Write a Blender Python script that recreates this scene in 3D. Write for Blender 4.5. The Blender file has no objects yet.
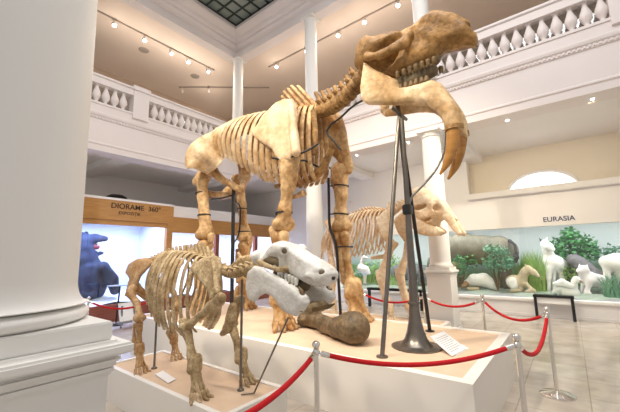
import bpy, bmesh, math, random
import numpy as np
from mathutils import Vector, Matrix
random.seed(7)
C = bpy.context.scene.collection
PI = math.pi

# ------------------------------------------------------------------ camera
F, CX, CY, EYE = 328.0, 310.0, 206.0, 1.55
_sl = -.019
_n = np.array([_sl, -1.0]); _n /= np.linalg.norm(_n)
_d = (311 - CX) * (-_n[0]) + (257 - CY) * (-_n[1])
UP = np.array([_n[0] * F * F / _d, _n[1] * F * F / _d, F]); UP /= np.linalg.norm(UP)
AX = np.array([570 - CX, 257 + _sl * 259 - CY, F]); AX /= np.linalg.norm(AX)
AX = AX - UP * (AX @ UP); AX /= np.linalg.norm(AX)
AY = np.cross(UP, AX)
R = np.array([AX, AY, UP])            # camera (right, down, forward) -> world

def Q(px, py, x):
    """point of the sight line through a photo pixel that lies in the plane X = x"""
    r = R @ np.array([px - CX, py - CY, F])
    t = x / r[0]
    return Vector((x, r[1] * t, EYE + r[2] * t))

def QY(px, py, y):
    r = R @ np.array([px - CX, py - CY, F]); t = y / r[1]
    return Vector((r[0] * t, y, EYE + r[2] * t))

cam = bpy.data.cameras.new('camera'); co = bpy.data.objects.new('camera', cam); C.objects.link(co)
cam.sensor_width = 36; cam.lens = F * 36 / 620; cam.clip_start = .05; cam.clip_end = 200
M = Matrix.Identity(4)
right, down, fwd = R[:, 0], R[:, 1], R[:, 2]
for i in range(3):
    M[i][0] = right[i]; M[i][1] = -down[i]; M[i][2] = -fwd[i]
M[2][3] = EYE
co.matrix_world = M
bpy.context.scene.camera = co

# ------------------------------------------------------------------ materials
def mat(name, col, rough=.6, col2=None, scale=3., amt=.6, bump=0., bscale=30., metal=0., spec=.4, emit=None, detail=6., coat=0., stretch=None, mottle=0.):
    m = bpy.data.materials.new(name); m.use_nodes = True
    nt = m.node_tree; b = nt.nodes['Principled BSDF']
    b.inputs['Roughness'].default_value = rough; b.inputs['Metallic'].default_value = metal
    b.inputs['Specular IOR Level'].default_value = spec
    b.inputs['Coat Weight'].default_value = coat
    b.inputs['Base Color'].default_value = (*col, 1)
    if col2 or bump:
        tc = nt.nodes.new('ShaderNodeTexCoord')
        src = tc.outputs['Object']
        if stretch:
            mp = nt.nodes.new('ShaderNodeMapping'); mp.inputs['Scale'].default_value = stretch
            nt.links.new(src, mp.inputs['Vector']); src = mp.outputs['Vector']
    if col2:
        n = nt.nodes.new('ShaderNodeTexNoise'); n.inputs['Scale'].default_value = scale; n.inputs['Detail'].default_value = detail
        n.inputs['Roughness'].default_value = .6
        nt.links.new(src, n.inputs['Vector'])
        r = nt.nodes.new('ShaderNodeValToRGB')
        r.color_ramp.elements[0].position = .5 - .25 * amt; r.color_ramp.elements[1].position = .5 + .25 * amt
        r.color_ramp.elements[0].color = (*col, 1); r.color_ramp.elements[1].color = (*col2, 1)
        nt.links.new(n.outputs['Fac'], r.inputs['Fac']); col_out = r.outputs['Color']
        if mottle:
            n3 = nt.nodes.new('ShaderNodeTexNoise'); n3.inputs['Scale'].default_value = scale * 5; n3.inputs['Detail'].default_value = 4
            nt.links.new(src, n3.inputs['Vector'])
            r3 = nt.nodes.new('ShaderNodeValToRGB'); r3.color_ramp.elements[0].position = .35; r3.color_ramp.elements[1].position = .62
            r3.color_ramp.elements[0].color = (1 - mottle, 1 - mottle * 1.08, 1 - mottle * 1.2, 1); r3.color_ramp.elements[1].color = (1, 1, 1, 1)
            nt.links.new(n3.outputs['Fac'], r3.inputs['Fac'])
            mx = nt.nodes.new('ShaderNodeMixRGB'); mx.blend_type = 'MULTIPLY'; mx.inputs['Fac'].default_value = 1
            nt.links.new(col_out, mx.inputs[1]); nt.links.new(r3.outputs['Color'], mx.inputs[2]); col_out = mx.outputs[0]
        nt.links.new(col_out, b.inputs['Base Color'])
    if bump:
        n2 = nt.nodes.new('ShaderNodeTexNoise'); n2.inputs['Scale'].default_value = bscale; n2.inputs['Detail'].default_value = 5
        nt.links.new(src, n2.inputs['Vector'])
        bp = nt.nodes.new('ShaderNodeBump'); bp.inputs['Strength'].default_value = bump; bp.inputs['Distance'].default_value = .02
        nt.links.new(n2.outputs['Fac'], bp.inputs['Height']); nt.links.new(bp.outputs['Normal'], b.inputs['Normal'])
    if emit:
        b.inputs['Emission Color'].default_value = (*emit[0], 1); b.inputs['Emission Strength'].default_value = emit[1]
    return m

def glass_mat(name, tint=(1, 1, 1), refl=.06, rough=.0):
    m = bpy.data.materials.new(name); m.use_nodes = True; nt = m.node_tree
    for n in list(nt.nodes): nt.nodes.remove(n)
    out = nt.nodes.new('ShaderNodeOutputMaterial'); mix = nt.nodes.new('ShaderNodeMixShader')
    t = nt.nodes.new('ShaderNodeBsdfTransparent'); t.inputs['Color'].default_value = (*tint, 1)
    g = nt.nodes.new('ShaderNodeBsdfGlossy'); g.inputs['Roughness'].default_value = rough
    mix.inputs['Fac'].default_value = refl
    nt.links.new(t.outputs[0], mix.inputs[1]); nt.links.new(g.outputs[0], mix.inputs[2]); nt.links.new(mix.outputs[0], out.inputs['Surface'])
    return m

MT = {}
MT['bone'] = mat('warm_bone', (.38, .19, .06), .55, (.75, .52, .27), 3.2, .5, .6, 22, mottle=.35)
MT['bone_pale'] = mat('lit_bone', (.52, .32, .14), .5, (.86, .68, .45), 2.6, .5, .5, 20, mottle=.25)  # paler copy of the bone, its lit look put into the colour
MT['bone_dark'] = mat('brown_bone', (.22, .115, .035), .55, (.48, .28, .10), 5., .5, .7, 26, mottle=.4)
MT['hippo_bone'] = mat('grey_tan_bone', (.33, .225, .105), .6, (.68, .53, .32), 9., .55, .5, 50, mottle=.35)
MT['hippo_pale'] = mat('orange_tan_bone', (.42, .23, .09), .6, (.62, .42, .23), 8., .55, .4, 40, mottle=.35)
MT['skull_white'] = mat('white_bone', (.66, .64, .58), .5, (.86, .86, .83), 6., .6, .35, 40, mottle=.12)
MT['cavity'] = mat('shade_brown_bone', (.11, .085, .05), .8, (.22, .17, .10), 9., 1.)  # shade of mouths and sockets put into colour, also the temple's own brown
MT['eleph_bone'] = mat('cream_bone', (.74, .50, .28), .5, (.92, .76, .54), 4., .55, .3, 20, mottle=.2)
MT['tusk'] = mat('brown_ivory', (.55, .28, .07), .25, (.30, .13, .03), 3., 1.2, 0, spec=.5, stretch=(1, 1, 5))
MT['tooth'] = mat('tooth_enamel', (.24, .15, .06), .45, (.10, .06, .025), 12, 1.)
MT['femur'] = mat('grey_brown_bone', (.10, .07, .035), .55, (.26, .185, .105), 5., .5, .5, 25, mottle=.4)
MT['iron'] = mat('black_iron', (.035, .033, .033), .4, spec=.5, metal=.5)
MT['steel'] = mat('grey_steel', (.30, .29, .27), .3, metal=.9)
MT['gun'] = mat('dark_steel', (.16, .145, .13), .3, (.22, .20, .17), 8, 1, metal=.85)
MT['strap'] = mat('black_strap', (.02, .02, .02), .6)
MT['chrome'] = mat('polished_chrome', (.78, .77, .74), .12, metal=1.)
MT['rope'] = mat('red_velvet', (.46, .007, .012), .7, (.58, .014, .02), 60, 1., spec=.25)
MT['plaster'] = mat('white_plaster', (.80, .77, .75), .6, (.84, .81, .79), 1.2, 1., .03, 60)
MT['fascia'] = mat('painted_balcony', (.78, .72, .70), .5, (.82, .76, .74), 1.5, 1.)
MT['ceil'] = mat('ceiling_paint', (.74, .63, .54), .7, (.78, .67, .58), 1.0, 1.)
MT['uwall'] = mat('tan_gallery_wall', (.50, .38, .29), .8, (.55, .43, .33), 1.0, 1.)
MT['colm'] = mat('column_paint', (.80, .79, .76), .5, (.83, .82, .79), 1.0, 1., .02, 40)
MT['plinth'] = mat('plinth_paint', (.80, .77, .71), .5, (.84, .81, .76), 2., 1.)
MT['sand'] = mat('fine_sand', (.66, .48, .33), .9, (.76, .59, .43), 5., 1.2, .4, 120)
MT['wood'] = mat('orange_wood', (.36, .16, .04), .4, (.54, .28, .085), 5., 1.2, .05, 60, stretch=(.6, 8, 8))
MT['wood_dark'] = mat('red_brown_wood', (.20, .05, .03), .4, (.28, .09, .05), 4., 1., stretch=(.6, 8, 8))
MT['ink'] = mat('sign_ink', (.05, .025, .01), .6)
MT['navy'] = mat('navy_letters', (.02, .05, .14), .5)
MT['card'] = mat('white_card', (.85, .84, .83), .6)
MT['print'] = mat('grey_print', (.45, .45, .47), .7)
MT['glass'] = glass_mat('display_glass', (.97, .985, .98), .045)
MT['glass2'] = glass_mat('tinted_glass', (.80, .85, .88), .16)
MT['black'] = mat('black_frame', (.012, .012, .014), .35)
MT['lamp'] = mat('lamp_glow', (1, 1, 1), .5, emit=((1, .95, .86), 45.))
MT['lampw'] = mat('lamp_housing', (.75, .72, .68), .5)
MT['rail'] = mat('track_rail', (.36, .31, .27), .5)

def floor_mat():
    m = bpy.data.materials.new('beige_marble_tiles'); m.use_nodes = True; nt = m.node_tree; b = nt.nodes['Principled BSDF']
    tc = nt.nodes.new('ShaderNodeTexCoord')
    br = nt.nodes.new('ShaderNodeTexBrick'); br.offset = 0.; br.inputs['Scale'].default_value = 1.
    br.inputs['Brick Width'].default_value = .6; br.inputs['Row Height'].default_value = .6; br.inputs['Mortar Size'].default_value = .006
    br.inputs['Color1'].default_value = (.46, .39, .32, 1); br.inputs['Color2'].default_value = (.55, .49, .42, 1); br.inputs['Mortar'].default_value = (.36, .31, .26, 1)
    nt.links.new(tc.outputs['Object'], br.inputs['Vector'])
    n = nt.nodes.new('ShaderNodeTexNoise'); n.inputs['Scale'].default_value = 3; n.inputs['Detail'].default_value = 8
    nt.links.new(tc.outputs['Object'], n.inputs['Vector'])
    mx = nt.nodes.new('ShaderNodeMixRGB'); mx.blend_type = 'OVERLAY'; mx.inputs['Fac'].default_value = .5
    nt.links.new(br.outputs['Color'], mx.inputs[1]); nt.links.new(n.outputs['Fac'], mx.inputs[2])
    nt.links.new(mx.outputs[0], b.inputs['Base Color'])
    b.inputs['Roughness'].default_value = .16; b.inputs['Specular IOR Level'].default_value = .6
    return m
MT['floor'] = floor_mat()

# ------------------------------------------------------------------ objects
def link(o): C.objects.link(o); return o

def tag(o, label=None, cat=None, group=None, kind=None):
    if label: o['label'] = label
    if cat: o['category'] = cat
    if group: o['group'] = group
    if kind: o['kind'] = kind
    return o

def thing(name, label, cat, loc, group=None):
    o = link(bpy.data.objects.new(name, None)); o.location = loc; o.empty_display_size = .1
    return tag(o, label, cat, group)

def adopt(o, parent):
    if parent is None: return o
    o.parent = parent
    if parent.type == 'EMPTY': o.matrix_parent_inverse = Matrix.Translation(-Vector(parent.location))
    return o

def obj(name, me, m, parent=None, smooth=True):
    if isinstance(me, bmesh.types.BMesh):
        bm = me; bmesh.ops.recalc_face_normals(bm, faces=bm.faces)
        me = bpy.data.meshes.new(name); bm.to_mesh(me); bm.free()
    if m: me.materials.append(m)
    if smooth:
        me.polygons.foreach_set('use_smooth', [True] * len(me.polygons))
        try: me.set_sharp_from_angle(angle=math.radians(50))
        except Exception: pass
    o = link(bpy.data.objects.new(name, me))
    return adopt(o, parent)

def copy_tree(o, parent=None):
    c = o.copy(); C.objects.link(c)
    if parent is not None: inv = c.matrix_parent_inverse.copy(); c.parent = parent; c.matrix_parent_inverse = inv
    for ch in list(o.children): copy_tree(ch, c)
    return c

def BM(): return bmesh.new()

def box(bm, a, b, bev=0.):
    a, b = Vector(a), Vector(b)
    lo = Vector((min(a[i], b[i]) for i in range(3))); hi = Vector((max(a[i], b[i]) for i in range(3)))
    vs = [bm.verts.new((x, y, z)) for x in (lo.x, hi.x) for y in (lo.y, hi.y) for z in (lo.z, hi.z)]
    fs = [bm.faces.new([vs[i] for i in f]) for f in ((0, 1, 3, 2), (4, 6, 7, 5), (0, 4, 5, 1), (2, 3, 7, 6), (0, 2, 6, 4), (1, 5, 7, 3))]
    if bev:
        es = list({e for f in fs for e in f.edges})
        bmesh.ops.bevel(bm, geom=es, offset=bev, segments=2, affect='EDGES')

def catmull(pts, n=6):
    pts = [np.array(p, float) for p in pts]
    if len(pts) < 3: return [pts[0] + (pts[-1] - pts[0]) * i / n for i in range(n + 1)]
    P = [2 * pts[0] - pts[1]] + pts + [2 * pts[-1] - pts[-2]]
    out = []
    for i in range(1, len(P) - 2):
        for k in range(n):
            t = k / n
            a, b, c, d = P[i - 1], P[i], P[i + 1], P[i + 2]
            out.append(.5 * ((2 * b) + (-a + c) * t + (2 * a - 5 * b + 4 * c - d) * t * t + (-a + 3 * b - 3 * c + d) * t ** 3))
    out.append(pts[-1]); return out

def sweep(bm, pts, ra, rb=None, seg=8, side=(1, 0, 0), n=6, smooth=True, cap=True):
    """tube with an elliptic section; ra lies along «side», rb across; radii may be lists"""
    rb = rb if rb is not None else ra
    ctl = len(pts)
    P = catmull(pts, n) if smooth else [np.array(p, float) for p in pts]
    m = len(P)
    def rad(r, i):
        if isinstance(r, (int, float)): return r
        return float(np.interp(i / (m - 1) * (len(r) - 1), range(len(r)), r))
    S0 = np.array(side, float); rings = []
    for i, p in enumerate(P):
        t = P[min(i + 1, m - 1)] - P[max(i - 1, 0)]; t = t / (np.linalg.norm(t) + 1e-9)
        s = S0 - t * (S0 @ t)
        if np.linalg.norm(s) < 1e-3: s = np.cross(t, [0.3, .5, .8])
        s /= np.linalg.norm(s); u = np.cross(t, s)
        a, b = rad(ra, i), rad(rb, i)
        rings.append([bm.verts.new(p + s * a * math.cos(2 * PI * k / seg) + u * b * math.sin(2 * PI * k / seg)) for k in range(seg)])
    for A, B in zip(rings, rings[1:]):
        for k in range(seg):
            bm.faces.new((A[k], A[(k + 1) % seg], B[(k + 1) % seg], B[k]))
    if cap:
        bm.faces.new(rings[0][::-1]); bm.faces.new(rings[-1])

def lathe(bm, prof, c=(0, 0, 0), seg=32, close=True):
    """prof: (radius, z) pairs from the bottom up"""
    c = Vector(c); rings = []
    for r, z in prof:
        if r < 1e-5: rings.append([bm.verts.new(c + Vector((0, 0, z)))])
        else: rings.append([bm.verts.new(c + Vector((r * math.cos(2 * PI * k / seg), r * math.sin(2 * PI * k / seg), z))) for k in range(seg)])
    for A, B in zip(rings, rings[1:]):
        if len(A) == 1 and len(B) == 1: continue
        for k in range(seg):
            k2 = (k + 1) % seg
            if len(A) == 1: bm.faces.new((A[0], B[k2], B[k]))
            elif len(B) == 1: bm.faces.new((A[k], A[k2], B[0]))
            else: bm.faces.new((A[k], A[k2], B[k2], B[k]))
    if close:
        if len(rings[0]) > 1: bm.faces.new(rings[0][::-1])
        if len(rings[-1]) > 1: bm.faces.new(rings[-1])

def ball(bm, c, r, seg=12):
    prof = [(0, -r)] + [(r * math.cos(a), r * math.sin(a)) for a in [(-.5 + (i + 1) / 8) * PI for i in range(7)]] + [(0, r)]
    lathe(bm, prof, c, seg, close=False)

def shell(bm, grid, th):
    """closed plate from a grid of points, th(i,j) its half thickness along the normal"""
    G = np.array([[list(p) for p in row] for row in grid], float); a, b = G.shape[:2]
    du = np.gradient(G, axis=0); dv = np.gradient(G, axis=1)
    N = np.cross(du, dv); N /= (np.linalg.norm(N, axis=2, keepdims=True) + 1e-9)
    T = np.array([[th(i / (a - 1), j / (b - 1)) for j in range(b)] for i in range(a)])[..., None]
    top = [[bm.verts.new(G[i, j] + N[i, j] * T[i, j]) for j in range(b)] for i in range(a)]
    bot = [[bm.verts.new(G[i, j] - N[i, j] * T[i, j]) for j in range(b)] for i in range(a)]
    for i in range(a - 1):
        for j in range(b - 1):
            bm.faces.new((top[i][j], top[i + 1][j], top[i + 1][j + 1], top[i][j + 1]))
            bm.faces.new((bot[i][j], bot[i][j + 1], bot[i + 1][j + 1], bot[i + 1][j]))
    for i in range(a - 1):
        bm.faces.new((top[i][0], bot[i][0], bot[i + 1][0], top[i + 1][0])); bm.faces.new((top[i][-1], top[i + 1][-1], bot[i + 1][-1], bot[i][-1]))
    for j in range(b - 1):
        bm.faces.new((top[0][j], top[0][j + 1], bot[0][j + 1], bot[0][j])); bm.faces.new((top[-1][j], bot[-1][j], bot[-1][j + 1], top[-1][j + 1]))

def resample(poly, n):
    P = np.array(catmull(poly, 8)) if len(poly) > 2 else np.array(catmull(poly, n))
    L = np.r_[0, np.cumsum(np.linalg.norm(np.diff(P, axis=0), axis=1))]
    return [np.array([np.interp(t, L, P[:, k]) for k in range(3)]) for t in np.linspace(0, L[-1], n)]

# ------------------------------------------------------------------ implicit surfaces for bones and animals
def cap(P, a, b, ra, rb):
    a, b = np.array(a, float), np.array(b, float); ab = b - a
    t = np.clip(((P - a) @ ab) / (ab @ ab + 1e-12), 0, 1)
    return np.linalg.norm(P - a - t[..., None] * ab, axis=-1) - (ra + (rb - ra) * t)

def ell(P, c, r, rx=0.):
    """ellipsoid turned by rx about the X axis"""
    p = P - np.array(c, float)
    if rx:
        cs, sn = math.cos(rx), math.sin(rx)
        p = np.stack([p[..., 0], p[..., 1] * cs + p[..., 2] * sn, -p[..., 1] * sn + p[..., 2] * cs], -1)
    r = np.array(r, float)
    k0 = np.linalg.norm(p / r, axis=-1); k1 = np.linalg.norm(p / (r * r), axis=-1)
    return k0 * (k0 - 1) / (k1 + 1e-9)

def poly2(Y, Z, poly):
    d = np.full(Y.shape, 1e9); s = np.ones(Y.shape); n = len(poly)
    for i in range(n):
        ay, az = poly[i]; by, bz = poly[i - 1]
        ey, ez = by - ay, bz - az; wy, wz = Y - ay, Z - az
        t = np.clip((wy * ey + wz * ez) / (ey * ey + ez * ez + 1e-12), 0, 1)
        d = np.minimum(d, (wy - ey * t) ** 2 + (wz - ez * t) ** 2)
        c1, c2, c3 = Z >= az, Z < bz, ey * wz > ez * wy
        s = np.where((c1 & c2 & c3) | (~c1 & ~c2 & ~c3), -s, s)
    return s * np.sqrt(d)

def pil(P, poly, X, T, Rr, r0=.0):
    """pillow: outline poly in (y, z), half thickness T reached a distance Rr inside; X = distance from its mid plane"""
    d2 = poly2(P[..., 1], P[..., 2], poly)
    q = 1 - np.clip(-d2 / Rr, 0, 1)
    half = T * np.sqrt(np.maximum(1 - q * q, 0))
    ax = np.abs(X)
    return np.where(d2 < 0, ax - half, np.sqrt(np.maximum(d2, 0) ** 2 + ax ** 2)) - r0

def smin(a, b, k):
    h = np.clip(.5 + .5 * (b - a) / k, 0, 1)
    return b + (a - b) * h - k * h * (1 - h)

def carve(a, b, k): return -smin(-a, b, k)

def wob(P, amp, s, seed=0.):
    return amp * (np.sin(P[..., 0] * s + 1.3 + seed) * np.sin(P[..., 1] * s * 1.13 + seed * 2.1) + np.sin(P[..., 2] * s * .9 + seed) * np.sin(P[..., 1] * s * .7 + P[..., 0] * s * .6 + 2.)) * .7

def snets(D, o, h):
    ins = D < 0; nx, ny, nz = D.shape
    cs = [(i, j, k) for i in (0, 1) for j in (0, 1) for k in (0, 1)]
    sl = lambda A, c: A[c[0]:nx - 1 + c[0], c[1]:ny - 1 + c[1], c[2]:nz - 1 + c[2]]
    cnt = sum(sl(ins, c).astype(np.int8) for c in cs); mask = (cnt > 0) & (cnt < 8)
    n = int(mask.sum()); pos = np.zeros((n, 3)); num = np.zeros(n)
    vals = {c: sl(D, c)[mask] for c in cs}
    for a in cs:
        for ax in range(3):
            if a[ax]: continue
            b = list(a); b[ax] = 1; b = tuple(b)
            da, db = vals[a], vals[b]; cr = (da < 0) != (db < 0)
            t = np.where(cr, da / (da - db + 1e-12), 0)
            p = np.tile(np.array(a, float), (n, 1)); p[:, ax] += t
            pos[cr] += p[cr]; num[cr] += 1
    cells = np.argwhere(mask)
    V = np.array(o) + h * (cells + pos / np.maximum(num, 1)[:, None])
    idx = np.full(mask.shape, -1); idx[mask] = np.arange(n)
    faces = []
    for ax in range(3):
        D2 = np.moveaxis(ins, ax, 0); I2 = np.moveaxis(idx, ax, 0)
        s = D2[:-1, 1:-1, 1:-1] != D2[1:, 1:-1, 1:-1]
        ijk = np.argwhere(s); i, j, k = ijk[:, 0], ijk[:, 1], ijk[:, 2]
        q = np.stack([I2[i, j, k], I2[i, j + 1, k], I2[i, j + 1, k + 1], I2[i, j, k + 1]], 1)
        fl = D2[:-1, 1:-1, 1:-1][s]
        if ax == 1: fl = ~fl
        q[~fl] = q[~fl][:, ::-1]
        faces.append(q)
    return V, np.concatenate(faces)

def sdf(name, fn, lo, hi, h, m, parent=None):
    lo, hi = np.array(lo, float) - 2.5 * h, np.array(hi, float) + 2.5 * h
    ax = [np.arange(lo[i], hi[i], h) for i in range(3)]
    P = np.stack(np.meshgrid(*ax, indexing='ij'), -1)
    V, Fc = snets(fn(P), lo, h)
    me = bpy.data.meshes.new(name); me.from_pydata(V.tolist(), [], Fc.tolist()); me.update()
    return obj(name, me, m, parent)

def bone(name, chains, m, parent, h=.02, k=.03, w=.006, ws=14., seed=0.):
    """chains: lists of (point, radius); one smooth solid"""
    pts = [(np.array(p, float), r) for ch in chains for p, r in ch]
    lo = np.min([p - r for p, r in pts], axis=0) - .01; hi = np.max([p + r for p, r in pts], axis=0) + .01
    def fn(Pn):
        d = None
        for ch in chains:
            if len(ch) == 1: ch = [ch[0], (Vector(ch[0][0]) + Vector((0, 0, .001)), ch[0][1])]
            for (a, ra), (b, rb) in zip(ch, ch[1:]):
                e = cap(Pn, a, b, ra, rb); d = e if d is None else smin(d, e, k)
        return d + wob(Pn, w, ws, seed)
    return sdf(name, fn, lo, hi, h, m, parent)

def ring(bm, c, axis, r, w, th=.004, seg=16, sy=1.):
    c = np.array(c, float); t = np.array(axis, float); t /= np.linalg.norm(t)
    s = np.cross(t, [0, 1, .01]); s /= np.linalg.norm(s); u = np.cross(t, s)
    R4 = []
    for k in range(seg):
        d = s * math.cos(2 * PI * k / seg) + u * math.sin(2 * PI * k / seg) * sy
        R4.append([bm.verts.new(c + d * (r + a) + t * b) for a, b in ((0, -w), (th, -w), (th, w), (0, w))])
    for k in range(seg):
        A, B = R4[k], R4[(k + 1) % seg]
        for i in range(4): bm.faces.new((A[i], A[(i + 1) % 4], B[(i + 1) % 4], B[i]))

def text(name, body, size, origin, xdir, ydir, m, parent=None, bold=.0, depth=.004):
    cu = bpy.data.curves.new(name, 'FONT'); cu.body = body; cu.size = size; cu.extrude = depth; cu.offset = bold
    t = bpy.data.objects.new(name + '_tmp', cu); C.objects.link(t)
    dg = bpy.context.evaluated_depsgraph_get(); dg.update()
    me = bpy.data.meshes.new_from_object(t.evaluated_get(dg)); bpy.data.objects.remove(t)
    x, y = Vector(xdir).normalized(), Vector(ydir).normalized(); z = x.cross(y)
    Mx = Matrix((x, y, z)).transposed().to_4x4(); Mx.translation = Vector(origin)
    me.transform(Mx); me.name = name
    me.materials.clear()
    return obj(name, me, m, parent, smooth=False)

# ================================================================== THE ROOM
def struct(name, bm, m, parent=None, smooth=False):
    o = obj(name, bm, m, parent, smooth)
    if parent is None: o['kind'] = 'structure'
    return o

ZS, ZB, ZC = 4.18, 5.33, 8.7            # balcony underside, foot of the balustrade, gallery ceiling
XE, YE = 7.0, 8.65                      # edges of the hall: right and left gallery fronts

bm = BM(); box(bm, (-3, -6, -.1), (13.2, 14, 0)); struct('floor', bm, MT['floor'])

# right ground floor wall, with the opening of the long diorama (y -3.4 .. 6.6, z .43 .. 2.21)
bm = BM()
box(bm, (10.1, -6, 2.21), (10.3, 9.6, 3.06)); box(bm, (10.1, 6.6, 0), (10.3, 14, 2.21)); box(bm, (10.1, 9.6, 2.21), (10.3, 14, 4.4))
box(bm, (10.1, 2.1, 3.06), (10.3, 9.6, 4.4)); box(bm, (10.1, -6, 0), (10.3, -3.4, 2.21))
struct('wall_right', bm, MT['plaster'])
bm = BM()                                # recessed wall above the ledge, around the half-round window
yc, rw, zb = .40, .78, 3.18
N = 24
arc = [(yc + rw * math.cos(PI * k / N), zb + rw * .66 * math.sin(PI * k / N)) for k in range(N + 1)]
for x in (10.52, 10.7):
    prev = None
    for k in range(N):
        (y0, z0), (y1, z1) = arc[k], arc[k + 1]
        v = [bm.verts.new((x, *p)) for p in ((y0, z0), (y0, 4.4), (y1, 4.4), (y1, z1))]
        bm.faces.new(v)
    v = [bm.verts.new((x, *p)) for p in ((2.1, 3.0), (2.1, 4.4), (yc + rw, 4.4), (yc + rw, 3.0))]; bm.faces.new(v)
    v = [bm.verts.new((x, *p)) for p in ((yc - rw, 3.0), (yc - rw, 4.4), (-6, 4.4), (-6, 3.0))]; bm.faces.new(v)
    v = [bm.verts.new((x, *p)) for p in ((yc + rw, 3.0), (yc + rw, zb), (yc - rw, zb), (yc - rw, 3.0))]; bm.faces.new(v)
box(bm, (10.3, 2.1, 3.0), (10.7, 2.2, 4.4))
struct('wall_right_recess', bm, mat('cream_wall', (.78, .70, .58), .6, (.82, .74, .62), 1., 1.))
bm = BM(); box(bm, (9.98, -6, 3.06), (10.55, 2.12, 3.22), .015); struct('trim_1', bm, MT['plaster'])
win2 = None
bm = BM()
v = [bm.verts.new((10.68, y, z)) for y, z in arc]; bm.faces.new(v)
win2 = struct('window_2', bm, mat('frosted_daylight', (.9, .9, .9), .5, emit=((1, .98, .95), 2.2)))
bm = BM()
sweep(bm, [(10.5, y, z) for y, z in arc], .05, .045, 8, (1, 0, 0), 1, smooth=False)
for a in (40, 65, 90, 115, 140):
    sweep(bm, [(10.66, yc, zb), (10.66, yc + rw * math.cos(math.radians(a)), zb + rw * .66 * math.sin(math.radians(a)))], .012, seg=6)
struct('window_frame', bm, MT['plaster'], win2)
# panel moulding on the blank wall beyond
bm = BM()
for y0, y1, z0, z1 in ((6.0, 7.6, 2.6, 3.5),):
    for a, b in (((y0, z0), (y1, z0)), ((y0, z1), (y1, z1)), ((y0, z0), (y0, z1)), ((y1, z0), (y1, z1))):
        box(bm, (10.07, a[0] - .02, a[1] - .02), (10.1, b[0] + .02, b[1] + .02))
struct('trim_2', bm, MT['plaster'])

# left ground floor wall behind the cases
bm = BM(); box(bm, (-3, 11.9, 0), (10.3, 12.1, 4.4)); struct('wall_left', bm, MT['plaster'])

# balcony fronts, undersides and beams
def moulded(name, pts_fn, m):
    bm = BM(); pts_fn(bm); return struct(name, bm, m)
def prof_run(bm, prof, axis, a, b, base):
    """extrude a (depth, z) outline along the balcony; depth grows into the hall"""
    A = []; B = []
    for d, z in prof:
        pa, pb = ((a, base - d, z), (b, base - d, z)) if axis == 'x' else ((base - d, a, z), (base - d, b, z))
        A.append(bm.verts.new(pa)); B.append(bm.verts.new(pb))
    n = len(prof)
    for i in range(n): bm.faces.new((A[i], A[(i + 1) % n], B[(i + 1) % n], B[i]))
    bm.faces.new(A); bm.faces.new(B[::-1])
front = [(-.5, ZS), (0, ZS), (0, 4.32), (.02, 4.34), (.02, 4.37), (0, 4.39), (0, 4.96), (.02, 4.97), (.02, 5.02), (.05, 5.05), (.06, 5.09), (.06, 5.12), (.03, 5.14), (.03, ZB), (-.3, ZB), (-.3, 5.0), (-.5, 5.0)]
def f1(bm): prof_run(bm, front, 'x', -3, XE + .12, YE)
def f2(bm): prof_run(bm, front, 'y', -6, YE + .12, XE)
moulded('trim_3', f1, MT['fascia']); moulded('trim_4', f2, MT['fascia'])
bm = BM()                                # dentils under the cornice of both fronts
for k in range(155):
    y = -2.2 + k * .07
    if y < YE - .1: box(bm, (XE - .045, y, 4.985), (XE - .01, y + .035, 5.02))
for k in range(114):
    x = -1 + k * .07
    if x < XE - .1: box(bm, (x, YE - .045, 4.985), (x + .035, YE - .01, 5.02))
struct('trim_5', bm, MT['fascia'])
bm = BM()
box(bm, (-3, YE + .2, 4.38), (11.2, 14, 5.0)); box(bm, (XE + .2, -6, 4.38), (11.2, YE + .3, 5.0))
for x in (.2, 3.6, 7.0): box(bm, (x - .22, YE + .2, ZS + .02), (x + .22, 12, 4.4))
for y in (-1.45, 1.95, 5.3): box(bm, (XE + .2, y - .22, ZS + .02), (10.7, y + .22, 4.4))
struct('ceiling_under_gallery', bm, MT['plaster'])

# upper walls and ceiling
bm = BM(); box(bm, (-3, 13.2, 5.0), (11.3, 13.4, ZC)); struct('wall_left_gallery', bm, MT['uwall'])
bm = BM(); box(bm, (-3, 13.1, 5.0), (11.2, 13.2, 7.4)); struct('shade_band_left', bm, mat('gallery_shade', (.07, .05, .045), .5, (.10, .075, .065), 2, 1))  # dark band added for the gallery's shade behind the balusters
bm = BM(); box(bm, (11.2, -6, 5.0), (11.4, 13.4, ZC)); struct('wall_right_gallery', bm, MT['uwall'])
bm = BM(); box(bm, (-3, YE, ZC), (11.4, 13.4, ZC + .2)); box(bm, (XE, -6, ZC), (11.4, YE, ZC + .2)); struct('ceiling', bm, MT['ceil'])
cor = [(-.16, 8.70), (-.16, 8.48), (.16, 8.48), (.16, 8.70), (.10, 8.72), (.10, 8.80), (.18, 8.86), (.22, 8.93), (.22, 9.0), (.30, 9.04), (.34, 9.12), (.46, 9.2), (.52, 9.26), (.52, 9.36), (.44, 9.4), (.44, 9.6), (-.16, 9.6)]
cor = [(d, z) for d, z in cor]
bm = BM(); prof_run(bm, cor, 'x', -3, XE + .16, YE); prof_run(bm, cor, 'y', -6, YE + .16, XE); struct('trim_6', bm, MT['fascia'])
sk = mat('skylight_glass', (.20, .25, .22), .12, (.38, .42, .39), .9, .8, spec=.6)
bm = BM(); box(bm, (3.0, 3.0, 9.5), (6.75, 8.4, 9.54)); win1 = struct('window_1', bm, sk)
bm = BM()
for k in range(10): box(bm, (6.56 - k * .4 - .02, 3.0, 9.46), (6.56 - k * .4 + .02, 8.2, 9.5))
for k in range(14): box(bm, (3, 8.21 - k * .4 - .02, 9.46), (6.56, 8.21 - k * .4 + .02, 9.5))
struct('glazing_bar', bm, mat('dark_glazing_bar', (.03, .045, .04), .5), win1)

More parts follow.
